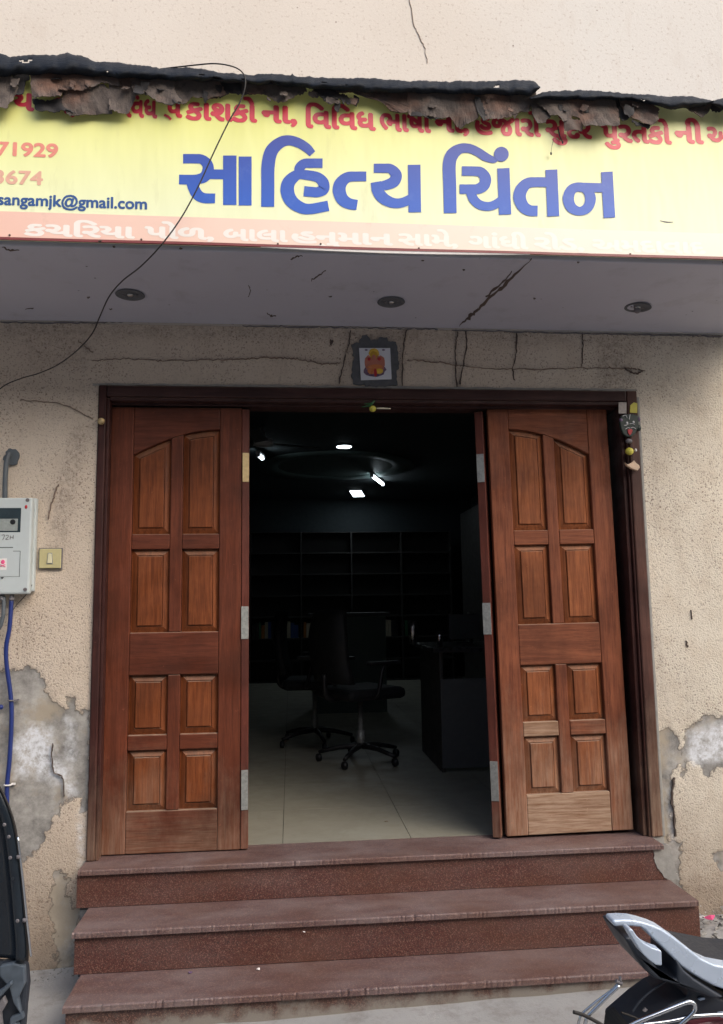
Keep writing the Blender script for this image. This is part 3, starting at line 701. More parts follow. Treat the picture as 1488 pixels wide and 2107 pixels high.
b.add([aty(c[0] + 15.2 * math.cos(a), c[1] + 15.2 * math.sin(a), y) for a in [2 * math.pi * i / 28 for i in range(28)]], [tuple(range(28))]); gpart(b, 'blue_letter', M['blue'])

def text_mesh(txt):
    c = bpy.data.curves.new('t', 'FONT'); c.body = txt; c.resolution_u = 4; o = bpy.data.objects.new('t', c); COL.objects.link(o)
    dg = bpy.context.evaluated_depsgraph_get(); e = o.evaluated_get(dg); m = e.to_mesh()
    V = np.array([v.co[:] for v in m.vertices]); F = [tuple(p.vertices) for p in m.polygons]; e.to_mesh_clear()
    bpy.data.objects.remove(o); bpy.data.curves.remove(c); return V, F
def word(txt, x0, x1, yb, h, mat, bold=.02, name='lettering', plane=SY, place=None, parent=True, xh=None):
    """word whose baseline starts at px (x0,yb), ends at px x1; h = height in px of an unaccented letter"""
    V, F = text_mesh(txt); a = aty(x0, yb, plane); bb = aty(x1, yb, plane); top = aty(x0, yb - h, plane)
    wx = V[:, 0].max() - V[:, 0].min(); sx = (bb[0] - a[0]) / wx; sz = (top[2] - a[2]) / (xh or .56); b = MB()
    for k in range(7):
        dx, dz = ([(0, 0)] + [(math.cos(q) * bold, math.sin(q) * bold) for q in [i * math.pi / 3 for i in range(6)]])[k]
        b.add([(a[0] + (q[0] - V[:, 0].min() + dx) * sx, plane - .0009 - .00004 * k, a[2] + (q[1] + dz) * sz) for q in V], F)
    return gpart(b, name, M[mat])
red = [("ય", 28, 68, 226, .03), ("વ,", 110, 155, 232, .03), ("િવધ", 262, 322, 240, .03), ("પ", 342, 373, 240, .03), ("કાશકો", 384, 527, 245, .03), ("ના,", 541, 609, 251, .03),
       ("િવિવધ", 632, 771, 262, .03), ("ભાષા", 784, 885, 268, .03), ("ના,", 898, 963, 270, .03), ("હજારો", 980, 1111, 275, .03), ("સુંદર", 1125, 1216, 281, .03),
       ("પુરતકો", 1240, 1380, 290, .03), ("ની", 1392, 1446, 293, .03), ("અમૂલ્ય", 1458, 1600, 296, .03)]
for t, a, b_, y, bo in red: word(t, a, b_, y, 31, 'red', bo + .012)
b = sribbon([(352, 246), (346, 240), (338, 236)], 5, None, '', store=MB()); gpart(b, 'lettering', M['red'])
word('71929', -6, 118, 319, 28, 'salmon', .035, xh=.72); word('3674', -12, 87, 377, 28, 'pale_salmon', .03, xh=.72)
word('sangamjk@gmail.com', -4, 302, 421, 16.5, 'navy_print', .03, xh=.5)
for t, a, b_, y, mt in [("કચિરયા", 52, 275, 484, 'white_print'), ("પોળ,", 300, 438, 489, 'white_print'), ("બાલા", 462, 590, 494, 'white_print'), ("હનુમાન", 603, 806, 499, 'white_print'),
                    ("સામે,", 822, 940, 504, 'cream_print'), ("ગાંધી", 966, 1085, 509, 'cream_print'), ("રોડ,", 1102, 1200, 512, 'cream_print'), ("અમદાવાદ", 1222, 1450, 516, 'cream_print')]:
    word(t, a, b_, y, 21, mt, .04)
b = crack; p0 = [(1358, 454), (1372, 457), (1385, 457)]
L, Rr = ribbon_pts(p0, [1, 2.4, 1], 0, 1); bb = MB(); v = [aty(p.x, p.y, SY - .001) for p in L + Rr]; n = len(L)
bb.add(v, [(i, i + 1, n + i + 1, n + i) for i in range(n - 1)]); gpart(bb, 'scratch', M['stone'])

# ------------------------------------------------------------------ torn felt over the sign
def interp(pts, x): return float(np.interp(x, [p[0] for p in pts], [p[1] for p in pts]))
def felt(top, low, x0, x1, holes, seed, label, taper_r=None, y=-.845):
    root = empty('roofing_felt', tuple(aty((x0 + x1) / 2, interp(low, (x0 + x1) / 2), y)), label, 'roofing felt')
    loc = root.location.copy(); r = random.Random(seed); b = MB(); step = 3.0; n = int((x1 - x0) / step); K = 11; V = []
    jt = 0
    for i in range(n + 1):
        x = x0 + (x1 - x0) * i / n; t = interp(top, x); m = interp(low, x); jt = jt * .75 + r.uniform(-1.1, 1.1); jm = 1.5 * math.sin(x * .11) + r.uniform(-.8, .8)
        for k in range(K):
            u = k / (K - 1); py = t + jt + (m + jm - t - jt) * u
            bul = .030 * math.sin(u * math.pi) ** .8 + .006 * math.sin(x * .045 + u * 3) + .004 * math.sin(x * .17 + u * 5)
            V.append(aty(x, py, y - bul + .03 * (1 - u) ** 3))
    F = []
    for i in range(n):
        for k in range(K - 1):
            x = x0 + (x1 - x0) * (i + .5) / n; t = interp(top, x); m = interp(low, x); py = t + (m - t) * (k + .5) / (K - 1)
            if any(((x - hx) / rx) ** 2 + ((py - hy) / ry) ** 2 < 1 + r.uniform(-.25, .25) for hx, hy, rx, ry in holes): continue
            F.append((i * K + k, (i + 1) * K + k, (i + 1) * K + k + 1, i * K + k + 1))
    V = [tuple(np.array(q) - np.array(loc)) for q in V]
    o = b.add(V, F, True).build('rolled_edge', M['tar'], root); s = o.modifiers.new('solid', 'SOLIDIFY'); s.thickness = .003
    return root
top1 = [(-400, 100), (-100, 106), (0, 110), (22, 117), (75, 113), (120, 113), (139, 109), (166, 114), (196, 126), (263, 131), (327, 140), (388, 138), (452, 148), (500, 153), (560, 152), (598, 157), (601, 151), (605, 157), (711, 160), (839, 165), (914, 168), (1000, 166), (1072, 165), (1100, 168), (1112, 178)]
low1 = [(-400, 150), (0, 157), (60, 154), (113, 152), (245, 160), (354, 165), (433, 168), (500, 172), (560, 176), (613, 180), (763, 190), (876, 192), (982, 194), (1060, 196), (1088, 198), (1112, 181)]
f1 = felt(top1, low1, -330, 1112, [(52, 128, 8, 3.2), (43, 124, 5, 2), (62, 125, 5, 2), (221, 149, 2.5, 2), (238, 153, 2, 2), (447, 161, 10, 2.8), (415, 154, 6, 1.8), (502, 165, 5, 3), (560, 171, 7, 1.8), (572, 171, 4, 1.5), (668, 170, 6, 2.4), (711, 175, 3, 2), (1022, 178, 7, 2.4)], 3,
          'long black roofing felt torn and rolled over the left and middle of the sign top', y=-.85)
top2 = [(1090, 199), (1105, 193), (1125, 188), (1190, 186), (1236, 188), (1289, 192), (1354, 196), (1426, 200), (1455, 203), (1469, 208)]
low2 = [(1090, 202), (1110, 205), (1170, 206), (1262, 205), (1328, 211), (1370, 224), (1420, 224), (1459, 214), (1469, 209)]
f2 = felt(top2, low2, 1090, 1469, [(1274, 203, 4.5, 2.8), (1320, 206, 9, 3)], 5, 'shorter black felt piece with hanging brown flakes on the right of the sign top', y=-.847)
top3 = [(1462, 210), (1480, 204), (1500, 200), (1900, 210)]; low3 = [(1462, 214), (1488, 226), (1900, 240)]
f3 = felt(top3, low3, 1462, 1800, [], 6, 'black felt end at the right picture edge on the sign top', y=-.849)
def c1_(p): return [(a / 2.657, 90 + b / 2.657) for a, b in p]
def c2_(p): return [(500 + a / 2.657, 120 + b / 2.657) for a, b in p]
def c3_(p): return [(1000 + a / 3.049, 140 + b / 3.049) for a, b in p]
flakes = [
 (f1, c1_([(-120, 140), (60, 160), (98, 240), (88, 280), (72, 330), (45, 372), (0, 365), (-120, 350)]), 'flake', .018), (f1, c1_([(60, 150), (150, 150), (165, 200), (140, 215), (128, 290), (104, 300), (120, 250), (70, 200)]), 'char', .008),
 (f1, c1_([(160, 140), (300, 140), (660, 160), (650, 235), (560, 215), (520, 238), (440, 268), (350, 245), (335, 300), (200, 318), (185, 300)]), 'flake', .026),
 (f1, c1_([(178, 300), (250, 312), (340, 296), (348, 350), (425, 388), (360, 372), (200, 374)]), 'char', .014),
 (f1, c1_([(350, 235), (400, 250), (430, 292), (500, 240), (560, 218), (615, 265), (612, 380), (540, 376), (430, 376), (380, 397), (345, 345), (335, 290)]), 'flake', .019),
 (f1, c1_([(600, 160), (730, 150), (745, 290), (705, 392), (605, 380)]), 'flake', .012), (f1, c1_([(700, 150), (940, 150), (962, 270), (1002, 330), (960, 347), (860, 332), (800, 275), (740, 300)]), 'flake', .022),
 (f1, c1_([(920, 160), (1180, 170), (1240, 270), (1180, 290), (1140, 300), (1050, 290), (1000, 325), (960, 290)]), 'flake', .016), (f1, c1_([(940, 275), (1000, 300), (985, 345), (955, 340)]), 'char', .03),
 (f1, c1_([(1150, 170), (1500, 190), (1490, 290), (1440, 260), (1340, 290), (1260, 268), (1200, 292)]), 'char', .010), (f1, c1_([(1030, 230), (1200, 250), (1250, 275), (1150, 305), (1060, 290)]), 'flake', .006),
 (f1, c2_([(-10, 110), (130, 120), (330, 140), (350, 180), (250, 235), (235, 252), (190, 245), (130, 200), (0, 195)]), 'flake', .012), (f1, c2_([(330, 120), (440, 130), (520, 190), (580, 210), (548, 262), (530, 220), (462, 268), (440, 235), (400, 190)]), 'char', .02),
 (f1, c2_([(420, 120), (720, 150), (900, 170), (905, 300), (870, 310), (800, 290), (760, 235), (720, 215), (600, 190), (430, 185)]), 'flake', .014),
 (f1, c2_([(720, 170), (800, 230), (900, 250), (900, 305), (805, 300), (760, 240)]), 'char', .006), (f1, c2_([(900, 160), (1260, 165), (1285, 330), (1240, 350), (1190, 372), (1130, 315), (1100, 325), (905, 305)]), 'flake', .026),
 (f1, c2_([(905, 290), (1080, 300), (1130, 318), (1090, 335), (920, 320)]), 'char', .018), (f1, c2_([(1265, 170), (1480, 170), (1600, 180), (1600, 240), (1488, 312), (1420, 342), (1310, 352), (1280, 250)]), 'flake', .016),
 (f1, c2_([(1265, 210), (1300, 220), (1335, 330), (1310, 355), (1285, 300)]), 'char', .03), (f1, c3_([(100, 165), (260, 165), (285, 240), (262, 290), (195, 282), (180, 330), (160, 300), (100, 330)]), 'flake', .009),
 (f2, c3_([(282, 190), (300, 190), (405, 300), (372, 347), (318, 352), (295, 300)]), 'flake', .018), (f2, c3_([(290, 180), (520, 180), (535, 330), (480, 345), (450, 310), (400, 300), (320, 215)]), 'flake', .028),
 (f2, c3_([(478, 310), (600, 330), (612, 385), (500, 387)]), 'flake', .034), (f2, c3_([(515, 180), (800, 180), (832, 300), (830, 370), (720, 382), (610, 385), (590, 330), (530, 300)]), 'flake', .022),
 (f2, c3_([(800, 185), (850, 190), (900, 320), (850, 345), (815, 300)]), 'char', .012), (f2, c3_([(830, 190), (960, 195), (1082, 255), (1072, 340), (1030, 376), (960, 352), (905, 312), (860, 290)]), 'flake', .018),
 (f2, c3_([(905, 310), (960, 345), (1035, 345), (1030, 380), (940, 365)]), 'char', .024), (f2, c3_([(1240, 215), (1420, 205), (1402, 272), (1370, 300), (1350, 314), (1300, 300), (1255, 270)]), 'flake', .014),
 (f3, c3_([(1405, 225), (1500, 225), (1700, 240), (1700, 290), (1488, 262), (1415, 275)]), 'char', .012)]
_r = random.Random(12)
for _k in range(46):
    _x = _r.uniform(-10, 1460); _y = (interp(low1, _x) if _x < 1090 else interp(low2, _x)) + _r.uniform(8, 34); _w = _r.uniform(6, 17); _h = _r.uniform(9, 26)
    if 1340 < _x < 1410: continue
    flakes.append((f1 if _x < 1090 else f2, [(_x, _y - _h * .6), (_x + _w, _y - _h * .4), (_x + _w * _r.uniform(.7, 1.2), _y + _h * .3), (_x + _w * .5, _y + _h * .5), (_x - _w * .2, _y + _h * .2)], _r.choice(['flake', 'flake', 'char']), _r.uniform(.012, .040)))
for k, (root, px, mt, off) in enumerate(flakes):
    y = -.812 - off; poly = rag(px, 3.2, 1.9, k + 20); loc = np.array(root.location)
    bm = bmesh.new(); vs = [bm.verts.new(aty(a, b, y)) for a, b in poly]; fc = bm.faces.new(vs)
    bmesh.ops.triangulate(bm, faces=bm.faces[:]); 
    for _ in range(2):
        bmesh.ops.subdivide_edges(bm, edges=[e for e in bm.edges if e.calc_length() > .018], cuts=1); bmesh.ops.triangulate(bm, faces=[f for f in bm.faces if len(f.verts) > 3])
    zs = [v.co.z for v in bm.verts]; z0, z1 = min(zs), max(zs); rr = random.Random(k); ax = rr.uniform(0, 6); kk = rr.uniform(-.010, .024)
    for v in bm.verts:
        u = (z1 - v.co.z) / (z1 - z0)
        v.co.y += -kk * u * u + .005 * math.sin(v.co.x * 38 + ax) * u + .004 * math.sin(v.co.x * 90 + v.co.z * 70 + ax) * u; v.co.y = min(v.co.y, SY - .003); v.co -= Vector(loc)
    me = bpy.data.meshes.new('flake'); bm.to_mesh(me); bm.free(); me.materials.append(M[mt]); o = bpy.data.objects.new('flake', me); COL.objects.link(o); o.parent = root
    s = o.modifiers.new('solid', 'SOLIDIFY'); s.thickness = .0025; s.offset = 0
# dangling splinters
for px, rt in (([(1140, 285), (1136, 300), (1134, 316)], .0008), ([(1148, 262), (1152, 280), (1158, 293)], .0025)):
    q = [aty(a, b, -.815) - np.array(f2.location) for a, b in px]; m = MB().tube(q, rt, 6); m.ball(q[-1], .004, .003, .007, 8, 5); m.build('splinter', M['char'], f2)

# ------------------------------------------------------------------ recessed lights in the soffit
def downlight(px, label, tilt=0.):
    p = atz(px[0], px[1], 2.437); root = empty('recessed_light', (p[0], p[1], 2.437), label, 'light', 'unlit recessed lights in the canopy soffit')
    root.rotation_euler = (tilt, tilt * 2, 0)
    MB().lathe((0, 0, -.005), [(.060, .003), (.062, 0), (.056, -.003), (.044, 0), (.040, .004)], 32).build('rim', M['cement'], root)
    MB().lathe((0, 0, -.0005), [(.0405, -.0005), (.032, .0), (.020, .0003), (.018, .0003)], 28).build('reflector', M['crack'], root)
    MB().ball((.0, 0, -.004), .013, .013, .008).build('bulb', M['steel'], root)
    for dx in (.028, -.03): MB().box(dx - .004, dx + .004, -.002, .002, -.006, -.002).build('clip', M['stone'], root)
    return root
downlight((268, 605), 'dark recessed light left of the hanging cable crossing the soffit')
downlight((805, 620), 'middle recessed light in the soffit above the deity tile')
d3 = downlight((1312, 631), 'rightmost recessed light, hanging slightly loose from the soffit', R_(3))
MB().ball((0, .0, -.018), .016, .014, .014).build('bulb_holder', M['stone'], d3)

# ------------------------------------------------------------------ hanging wire
wp = [((330, 142), -.80), ((400, 134), -.84), ((445, 131), -.88), ((482, 138), -.91), ((501, 152), -.92), ((505, 175), -.92), ((495, 208), -.91), ((470, 252), -.90), ((438, 318), -.89), ((410, 380), -.885), ((375, 445), -.88), ((333, 503), -.87), ((290, 548), -.80), ((252, 578), -.72), ((225, 610), -.62), ((207, 648), -.52), ((190, 686), -.44), ((160, 720), -.36), ((120, 750), -.28), ((80, 768), -.22), ((40, 780), -.17), ((0, 800), -.12), ((-60, 860), -.06), ((-90, 960), -.02)]
tag(MB().tube([aty(a[0], a[1], y) for a, y in wp], .0026, 8, 6).build('hanging_cable', M['cable']), 'thin black cable looping over the felt and sagging across sign and soffit', 'cable')

# ------------------------------------------------------------------ deity tile over the door
pt = empty('picture_tile', (1.302, -.006, 2.25), 'small glazed tile of a seated orange figure in dark mortar above the door', 'tile')
def tpart(mb, name, mat, bevel=0): o = mb.build(name, mat, None, bevel); o.parent = pt; o.matrix_parent_inverse = Matrix.Translation((-1.302, .006, -2.25)); return o
mo = xz([(728, 790), (722, 760), (728, 735), (722, 712), (738, 705), (744, 690), (755, 690), (762, 703), (775, 700), (783, 694), (795, 695), (803, 706), (815, 703), (818, 728), (822, 752), (815, 775), (818, 793), (770, 796)], 0)
tpart(MB().prism(rag(mo, .012, .0055, 3), -.006, .012), 'mortar', M['cement'])
TQ = [(739, 716), (803, 716), (806, 780), (743, 782)]
tq = xz(TQ, -.012); tpart(MB().prism(tq, -.013, -.0055), 'tile_face', M['tile_white'], .001)
def tp(u, v): 
    a = np.array(tq); p = (a[0] * (1 - u) + a[1] * u) * (1 - v) + (a[3] * (1 - u) + a[2] * u) * v; return p
def blob(cx, cy, rx, ry, mat, d, n=18, name='figure', jag=.08):
    r = random.Random(d); b = MB(); tpart(b.prism([tuple(tp(cx + rx * math.cos(q) * (1 + r.uniform(-jag, jag)), cy + ry * math.sin(q) * (1 + r.uniform(-jag, jag)))) for q in [2 * math.pi * i / n for i in range(n)]], -.0132 - .00025 * d, -.0131), name, M[mat])
blob(.47, .17, .17, .16, 'yellow', 1, name='halo'); blob(.46, .70, .36, .22, 'purple', 2); blob(.27, .48, .12, .24, 'flesh', 3); blob(.68, .48, .13, .24, 'flesh', 4)
blob(.47, .48, .22, .28, 'flesh', 5); blob(.46, .24, .12, .13, 'gold', 6); blob(.46, .30, .07, .08, 'flesh', 7); blob(.36, .74, .14, .09, 'orange', 8); blob(.60, .74, .14, .09, 'yellow', 9); blob(.48, .78, .05, .14, 'maskred', 10)
blob(.48, .60, .24, .07, 'orange', 11); blob(.22, .07, .05, .02, 'purple', 12); blob(.78, .07, .05, .02, 'purple', 13); blob(.3, .36, .05, .05, 'maskred', 14); blob(.63, .36, .05, .05, 'maskred', 15)

# lemon and chilli charm at the head of the door
p = aty(767, 841, -.03); ch = empty('lemon_charm', tuple(p), 'yellow lemon with green chilli and pale stick hung at the door head', 'charm')
MB().ball((0, 0, 0), .0165, .016, .0155).build('lemon', M['lemon'], ch)
MB().tube([(-.052, 0, .008), (-.02, 0, .014), (0, 0, .026), (.006, 0, .042)], [.002, .005, .005, .003], 8).build('chilli', M['chilli'], ch)
MB().tube([(-.04, -.003, .022), (-.01, -.003, .026), (.012, 0, .036)], [.002, .004, .002], 8).build('chilli', M['chilli'], ch)
MB().tube([(.018, 0, .002), (.05, 0, .0025), (.086, 0, .001)], [.003, .0042, .0022], 8).build('stick', M['bone'], ch)
MB().tube([(.002, 0, .014), (.002, .003, .03), (.0, .012, .045)], .0009, 6).build('string', M['cable'], ch)

# charm hanging on the right jamb
p = aty(1297, 885, -.02); mk = empty('hanging_mask_charm', tuple(p), 'black demon face charm with red tongue hanging on the right door jamb', 'charm')
sc = 4.13 / 1593 * 1.0
def k2(x, y): q = aty(1250 + x / 11.7, 810 + y / 11.7, -.02); return (float(q[0] - p[0]), float(q[2] - p[2]))
MB().prism([k2(*q) for q in [(300, 540), (420, 510), (560, 500), (690, 530), (740, 620), (730, 760), (700, 860), (640, 980), (560, 1050), (440, 1050), (350, 980), (300, 860), (270, 700)]], -.014, .004).build('face', M['mask'], mk, .004)
for x, y in ((310, 650), (735, 630)): a = k2(x, y); MB().ball((a[0], -.008, a[1]), .010, .008, .012).build('ear', M['purple'], mk)
a = k2(745, 830); MB().ball((a[0], -.004, a[1]), .013, .008, .016).build('ear', M['mask'], mk)
for x, y in ((440, 720), (595, 700)): a = k2(x, y); MB().ball((a[0], -.0155, a[1]), .0058, .004, .0062, 10, 7).build('eye', M['white'], mk)
for s_px in ([(365, 780), (420, 775), (470, 745)], [(500, 745), (560, 740), (620, 760)], [(400, 870), (450, 840), (510, 850)], [(530, 840), (590, 830), (645, 865)], [(510, 520), (500, 580), (490, 640)], [(330, 560), (400, 540), (440, 600)]):
    q = [k2(*t) for t in s_px]; MB().tube([(a_, -.0165, b_) for a_, b_ in q], .0016, 6).build('painted_line', M['white'], mk)
MB().prism([k2(*q) for q in [(450, 880), (540, 870), (570, 910), (530, 990), (500, 1020), (460, 960)]], -.019, -.014).build('tongue', M['maskred'], mk, .001)
def small(nm, px, label, cat, mat, r, y=-.024):
    q = aty(px[0], px[1], y); return tag(MB().ball(tuple(q), *r).build(nm, mat), label, cat)
MB().tube([(0, .0, -.03), (.004, .002, -.09), (.006, 0, -.19)], .001, 6).build('string', M['cable'], mk)
a = k2(500, 1150); MB().ball((a[0], -.008, a[1]), .017, .012, .012).build('pebble', M['stone'], mk)
a = k2(505, 1400); MB().ball((a[0], -.012, a[1]), .021, .016, .0185).build('lemon', M['lemon'], mk)
a = k2(660, 1370); MB().ball((a[0], -.010, a[1]), .006, .006, .008).build('bead', M['white'], mk)
MB().prism([k2(*q) for q in [(380, 1670), (440, 1720), (530, 1690), (600, 1620), (640, 1680), (720, 1740), (740, 1800), (680, 1870), (560, 1830), (440, 1760)]], -.022, -.004).build('shell', M['shell'], mk, .004)
q = xz([(1273, 828), (1289, 828), (1289, 851), (1273, 851)], -.014); tag(MB().prism(q, -.016, -.0125).build('picture_card', M['card']), 'small framed picture card stuck on the right jamb corner above the mask', 'card')
q = xz([(1297, 834), (1304, 828), (1311, 830), (1311, 850), (1296, 849)], -.014); tag(MB().prism(q, -.0165, -.0125).build('yellow_card', M['yellow_card']), 'torn yellow card on the outer edge of the right jamb above the mask', 'card')

# ------------------------------------------------------------------ meter box, conduit, cables, bell switch
MY = -.068
mt = empty('meter_box', (-.4, 0, 1.37), 'pale grey plastic electricity meter box on the left wall', 'meter box')
def mp(mb, name, mat, bevel=0): o = mb.build(name, mat, None, bevel); o.parent = mt; o.matrix_parent_inverse = Matrix.Translation((.4, 0, -1.37)); return o
def mz(px, py, y=MY): q = aty(px, py, y); return float(q[0]), float(q[2])
x1, z1 = mz(67, 1024); _, z0 = mz(60, 1222); x0 = x1 - .27
mp(MB().box(x0, x1, MY, -.030, z0, z1), 'cover', M['meter'], .008)
mp(MB().box(x0 - .006, x1 + .006, -.0295, .002, z0 + .012, z1 + .004), 'back_case', M['meter'], .006)
wx1, wz1 = mz(44, 1045); _, wz0 = mz(44, 1095)
mp(MB().box(x0 + .03, wx1, MY - .0015, MY + .002, wz0, wz1), 'window', M['glass_dark'], .002)
mp(MB().box(x0 + .05, wx1 - .012, MY - .0028, MY - .0016, wz0 + .006, wz0 + .06), 'dial', M['dial'], .001)
a = mz(27, 1074); mp(MB().lathe((a[0], MY - .006, a[1]), [(.010, 0), (.012, .002), (.012, .004)], 16, 'y'), 'knob', M['black'])
for px in ((57, 1029), (26 + 26, 1213)):
    a = mz(*px); mp(MB().lathe((a[0], MY - .003, a[1]), [(.008, 0), (.0085, .001), (.0085, .003)], 16, 'y'), 'screw', M['stone'])
    mp(MB().box(a[0] - .006, a[0] + .006, MY - .0036, MY - .0031, a[1] - .001, a[1] + .001), 'screw_slot', M['crack'])
a = mz(54, 1043); mp(MB().ball((a[0], MY - .001, a[1]), .006, .002, .009, 10, 6), 'seal', M['maskred'])
def seam(p0, p1, w=.0022, mat='meter_line'):
    a = mz(*p0); b_ = mz(*p1)
    if abs(a[0] - b_[0]) > abs(a[1] - b_[1]): mp(MB().box(min(a[0], b_[0]), max(a[0], b_[0]), MY - .0008, MY + .001, a[1] - w / 2, a[1] + w / 2), 'seam', M[mat])
    else: mp(MB().box(a[0] - w / 2, a[0] + w / 2, MY - .0009, MY + .001, min(a[1], b_[1]), max(a[1], b_[1])), 'seam', M[mat])
seam((-60, 1127), (27, 1128), .004); seam((27, 1134), (42, 1134)); seam((42, 1134), (41, 1187)); seam((-60, 1187), (41, 1187), .0014)
a = mz(5, 1188); mp(MB().prism([(a[0] - .007, a[1] + .001), (a[0] + .007, a[1] + .001), (a[0], a[1] - .007)], MY - .004, MY), 'latch', M['black'])
a = mz(6, 1161); mp(MB().box(a[0] - .0165, a[0] + .0165, MY - .0008, MY - .0001, a[1] - .026, a[1] + .026), 'sticker', M['paper'], 0)
mp(MB().ball((a[0], MY - .001, a[1] + .010), .009, .0009, .010, 12, 6), 'skull_print', M['pink'])
for s in (1, -1): mp(MB().tube([(a[0] - .012 * s, MY - .0022 - .0003 * s, a[1] - .012), (a[0] + .012 * s, MY - .0022 - .0003 * s, a[1] - .001)], .0016, 5), 'bone_print', M['pink'])
def hand(paths, mat, yv, w=.0011):
    for pth in paths: mp(MB().tube([(mz(*q)[0], yv, mz(*q)[1]) for q in pth], w, 5, 3), 'handwriting', M[mat])
hand([[(-3, 1101), (-4, 1111)], [(4, 1101), (10, 1101), (6, 1111)], [(13, 1102), (17, 1101), (17, 1105), (12, 1110), (18, 1110)], [(22, 1102), (21, 1110)], [(28, 1101), (27, 1109)], [(22, 1106), (28, 1105)]], 'crack', MY - .001)
for px, ln in (((25, 1226), .02), ((5, 1226), .02)):
    a = mz(px[0], px[1], -.04); mp(MB().lathe((a[0], -.04, a[1] - ln), [(.012, 0), (.013, .008), (.010, .01), (.010, ln + .006)], 14), 'cable_gland', M['stone'])
def py_tube(pts, r, mat, name, label, cat): return tag(MB().tube([aty(a, b, y) for a, b, y in pts], r, 10, 6).build(name, M[mat]), label, cat)
py_tube([(22, 932, .0), (17, 938, -.022), (13, 955, -.03), (11, 985, -.034), (10, 1030, -.025)], .011, 'grey_pipe', 'conduit', 'dark grey conduit bending out of the wall above the meter box', 'conduit')
q = xz([(8, 948), (12, 930), (24, 922), (38, 928), (42, 938), (34, 955), (20, 958)], 0); tag(MB().prism(rag(q, .01, .004, 8), -.007, .01).build('mortar_patch', M['grey_pipe']), 'round grey mortar patch where the conduit enters the wall', 'mortar')
py_tube([(24, 1230, -.04), (20, 1290, -.04), (13, 1330, -.04), (14, 1370, -.03), (22, 1430, -.02), (24, 1480, -.018), (20, 1560, -.018), (15, 1612, -.018), (14, 1660, -.018), (10, 1760, -.018), (-5, 1900, -.018)], .0095, 'navy_cable', 'blue_cable', 'thick blue cable running down the wall below the meter box', 'cable')
py_tube([(8, 1228, -.04), (8, 1250, -.045), (6, 1270, -.05), (-4, 1295, -.05), (-30, 1300, -.05), (-60, 1240, -.05)], .009, 'grey_pipe', 'cable_loop', 'dark grey cable loop hanging under the meter box at the picture edge', 'cable')
py_tube([(66, 1203, -.04), (62, 1212, -.03), (50, 1228, -.02), (36, 1243, -.02), (26, 1256, -.04)], .0018, 'cable', 'thin_wire', 'thin brown wire leaving the lower right corner of the meter box', 'wire')
for px, lab in (((24, 1441), 'upper'), ((16, 1615), 'lower')):
    q = aty(px[0], px[1], -.02); b = MB(); b.tube([(q[0] - .016, .0, q[2]), (q[0] - .012, -.026, q[2]), (q[0] + .0, -.032, q[2]), (q[0] + .012, -.026, q[2]), (q[0] + .018, -.006, q[2])], .0035, 6)
    b.box(q[0] + .010, q[0] + .026, -.010, .002, q[2] - .004, q[2] + .004); tag(b.build('cable_clip', M['white'] if lab == 'lower' else M['stone']), '%s metal clip holding the blue cable to the wall' % lab, 'clip', 'clips on the blue cable')
q = aty(2, 1455, -.02); tag(MB().ball(tuple(q), .011, .011, .011).build('wall_plug', M['navy_cable']), 'dark round plug left of the blue cable at the picture edge', 'plug')
sw = empty('bell_switch', (-.194, 0, 1.319), 'yellowed square bell switch on the wall between meter box and door', 'switch')
MB().box(-.052, .052, -.005, .003, -.048, .048).build('frame', M['stone'], sw, .001)
MB().box(-.048, .048, -.013, -.0051, -.044, .044).build('plate', M['ivory'], sw, .003)
MB().prism([(-.010, .026), (.010, .026), (.014, -.026), (-.014, -.026)], -.015, -.0131).build('bezel', M['galv'], sw, .001)
MB().prism([(-.007, .022), (.007, .022), (.0105, -.022), (-.0105, -.022)], -.020, -.0151).build('rocker', M['ivory_light'], sw, .003)

# ------------------------------------------------------------------ scooter front at the left edge
SCY = -1.2
sc_ = empty('scooter', (-.15, SCY, gz(-.1)), 'dark glossy scooter leg shield with a chrome edge strip at the left picture edge', 'scooter')
def scp(mb, name, mat, bevel=0): 
    o = mb.build(name, mat, None, bevel); o.parent = sc_; o.matrix_parent_inverse = Matrix.Translation((.15, -SCY, -gz(-.1))); return o
E_ = [(-40, 1560), (0, 1618), (12, 1640), (22, 1665), (30, 1690), (37, 1725), (42, 1762), (48, 1820), (54, 1890), (58, 1940), (58, 1975)]
edge = [aty(a, b, SCY) for a, b in catmull([Vector((q[0], q[1], 0)) for q in E_], [1] * len(E_), 3)[0] for a, b in [(a.x if hasattr(a, 'x') else a, a.y if hasattr(a, 'y') else b)]] if False else [aty(v.x, v.y, SCY) for v in catmull([Vector((q[0], q[1], 0)) for q in E_], [1] * len(E_), 3)[0]]
rings = []
for q in edge:
    q = Vector(q); rings.append([tuple(q + Vector(d)) for d in [(0, 0, 0), (-.010, -.012, 0), (-.030, -.012, 0), (-.036, .004, 0), (-.060, .018, 0), (-.12, .030, 0), (-.26, .03, 0), (-.26, .045, 0), (-.06, .036, 0), (-.008, .02, 0)]])
scp(MB().loft(rings, True, True), 'leg_shield', M['gloss'])
scp(MB().tube([tuple(Vector(q) + Vector((.001, -.008, 0))) for q in edge], .0032, 8, 1), 'edge_strip', M['cable'])
scp(MB().tube([tuple(aty(a, b, SCY - .01)) for a, b in [(37, 1722), (42, 1762), (49, 1825), (56, 1895), (60, 1930), (64, 1968)]], .0034, 8, 4), 'chrome_strip', M['chrome'])
for a, b in ((41, 1763), (54, 1893)):
    q = aty(a, b, SCY - .014); scp(MB().lathe((q[0] - .004, q[1], q[2] - .004), [(.006, 0), (.006, .008)], 10), 'bracket', M['stone'])
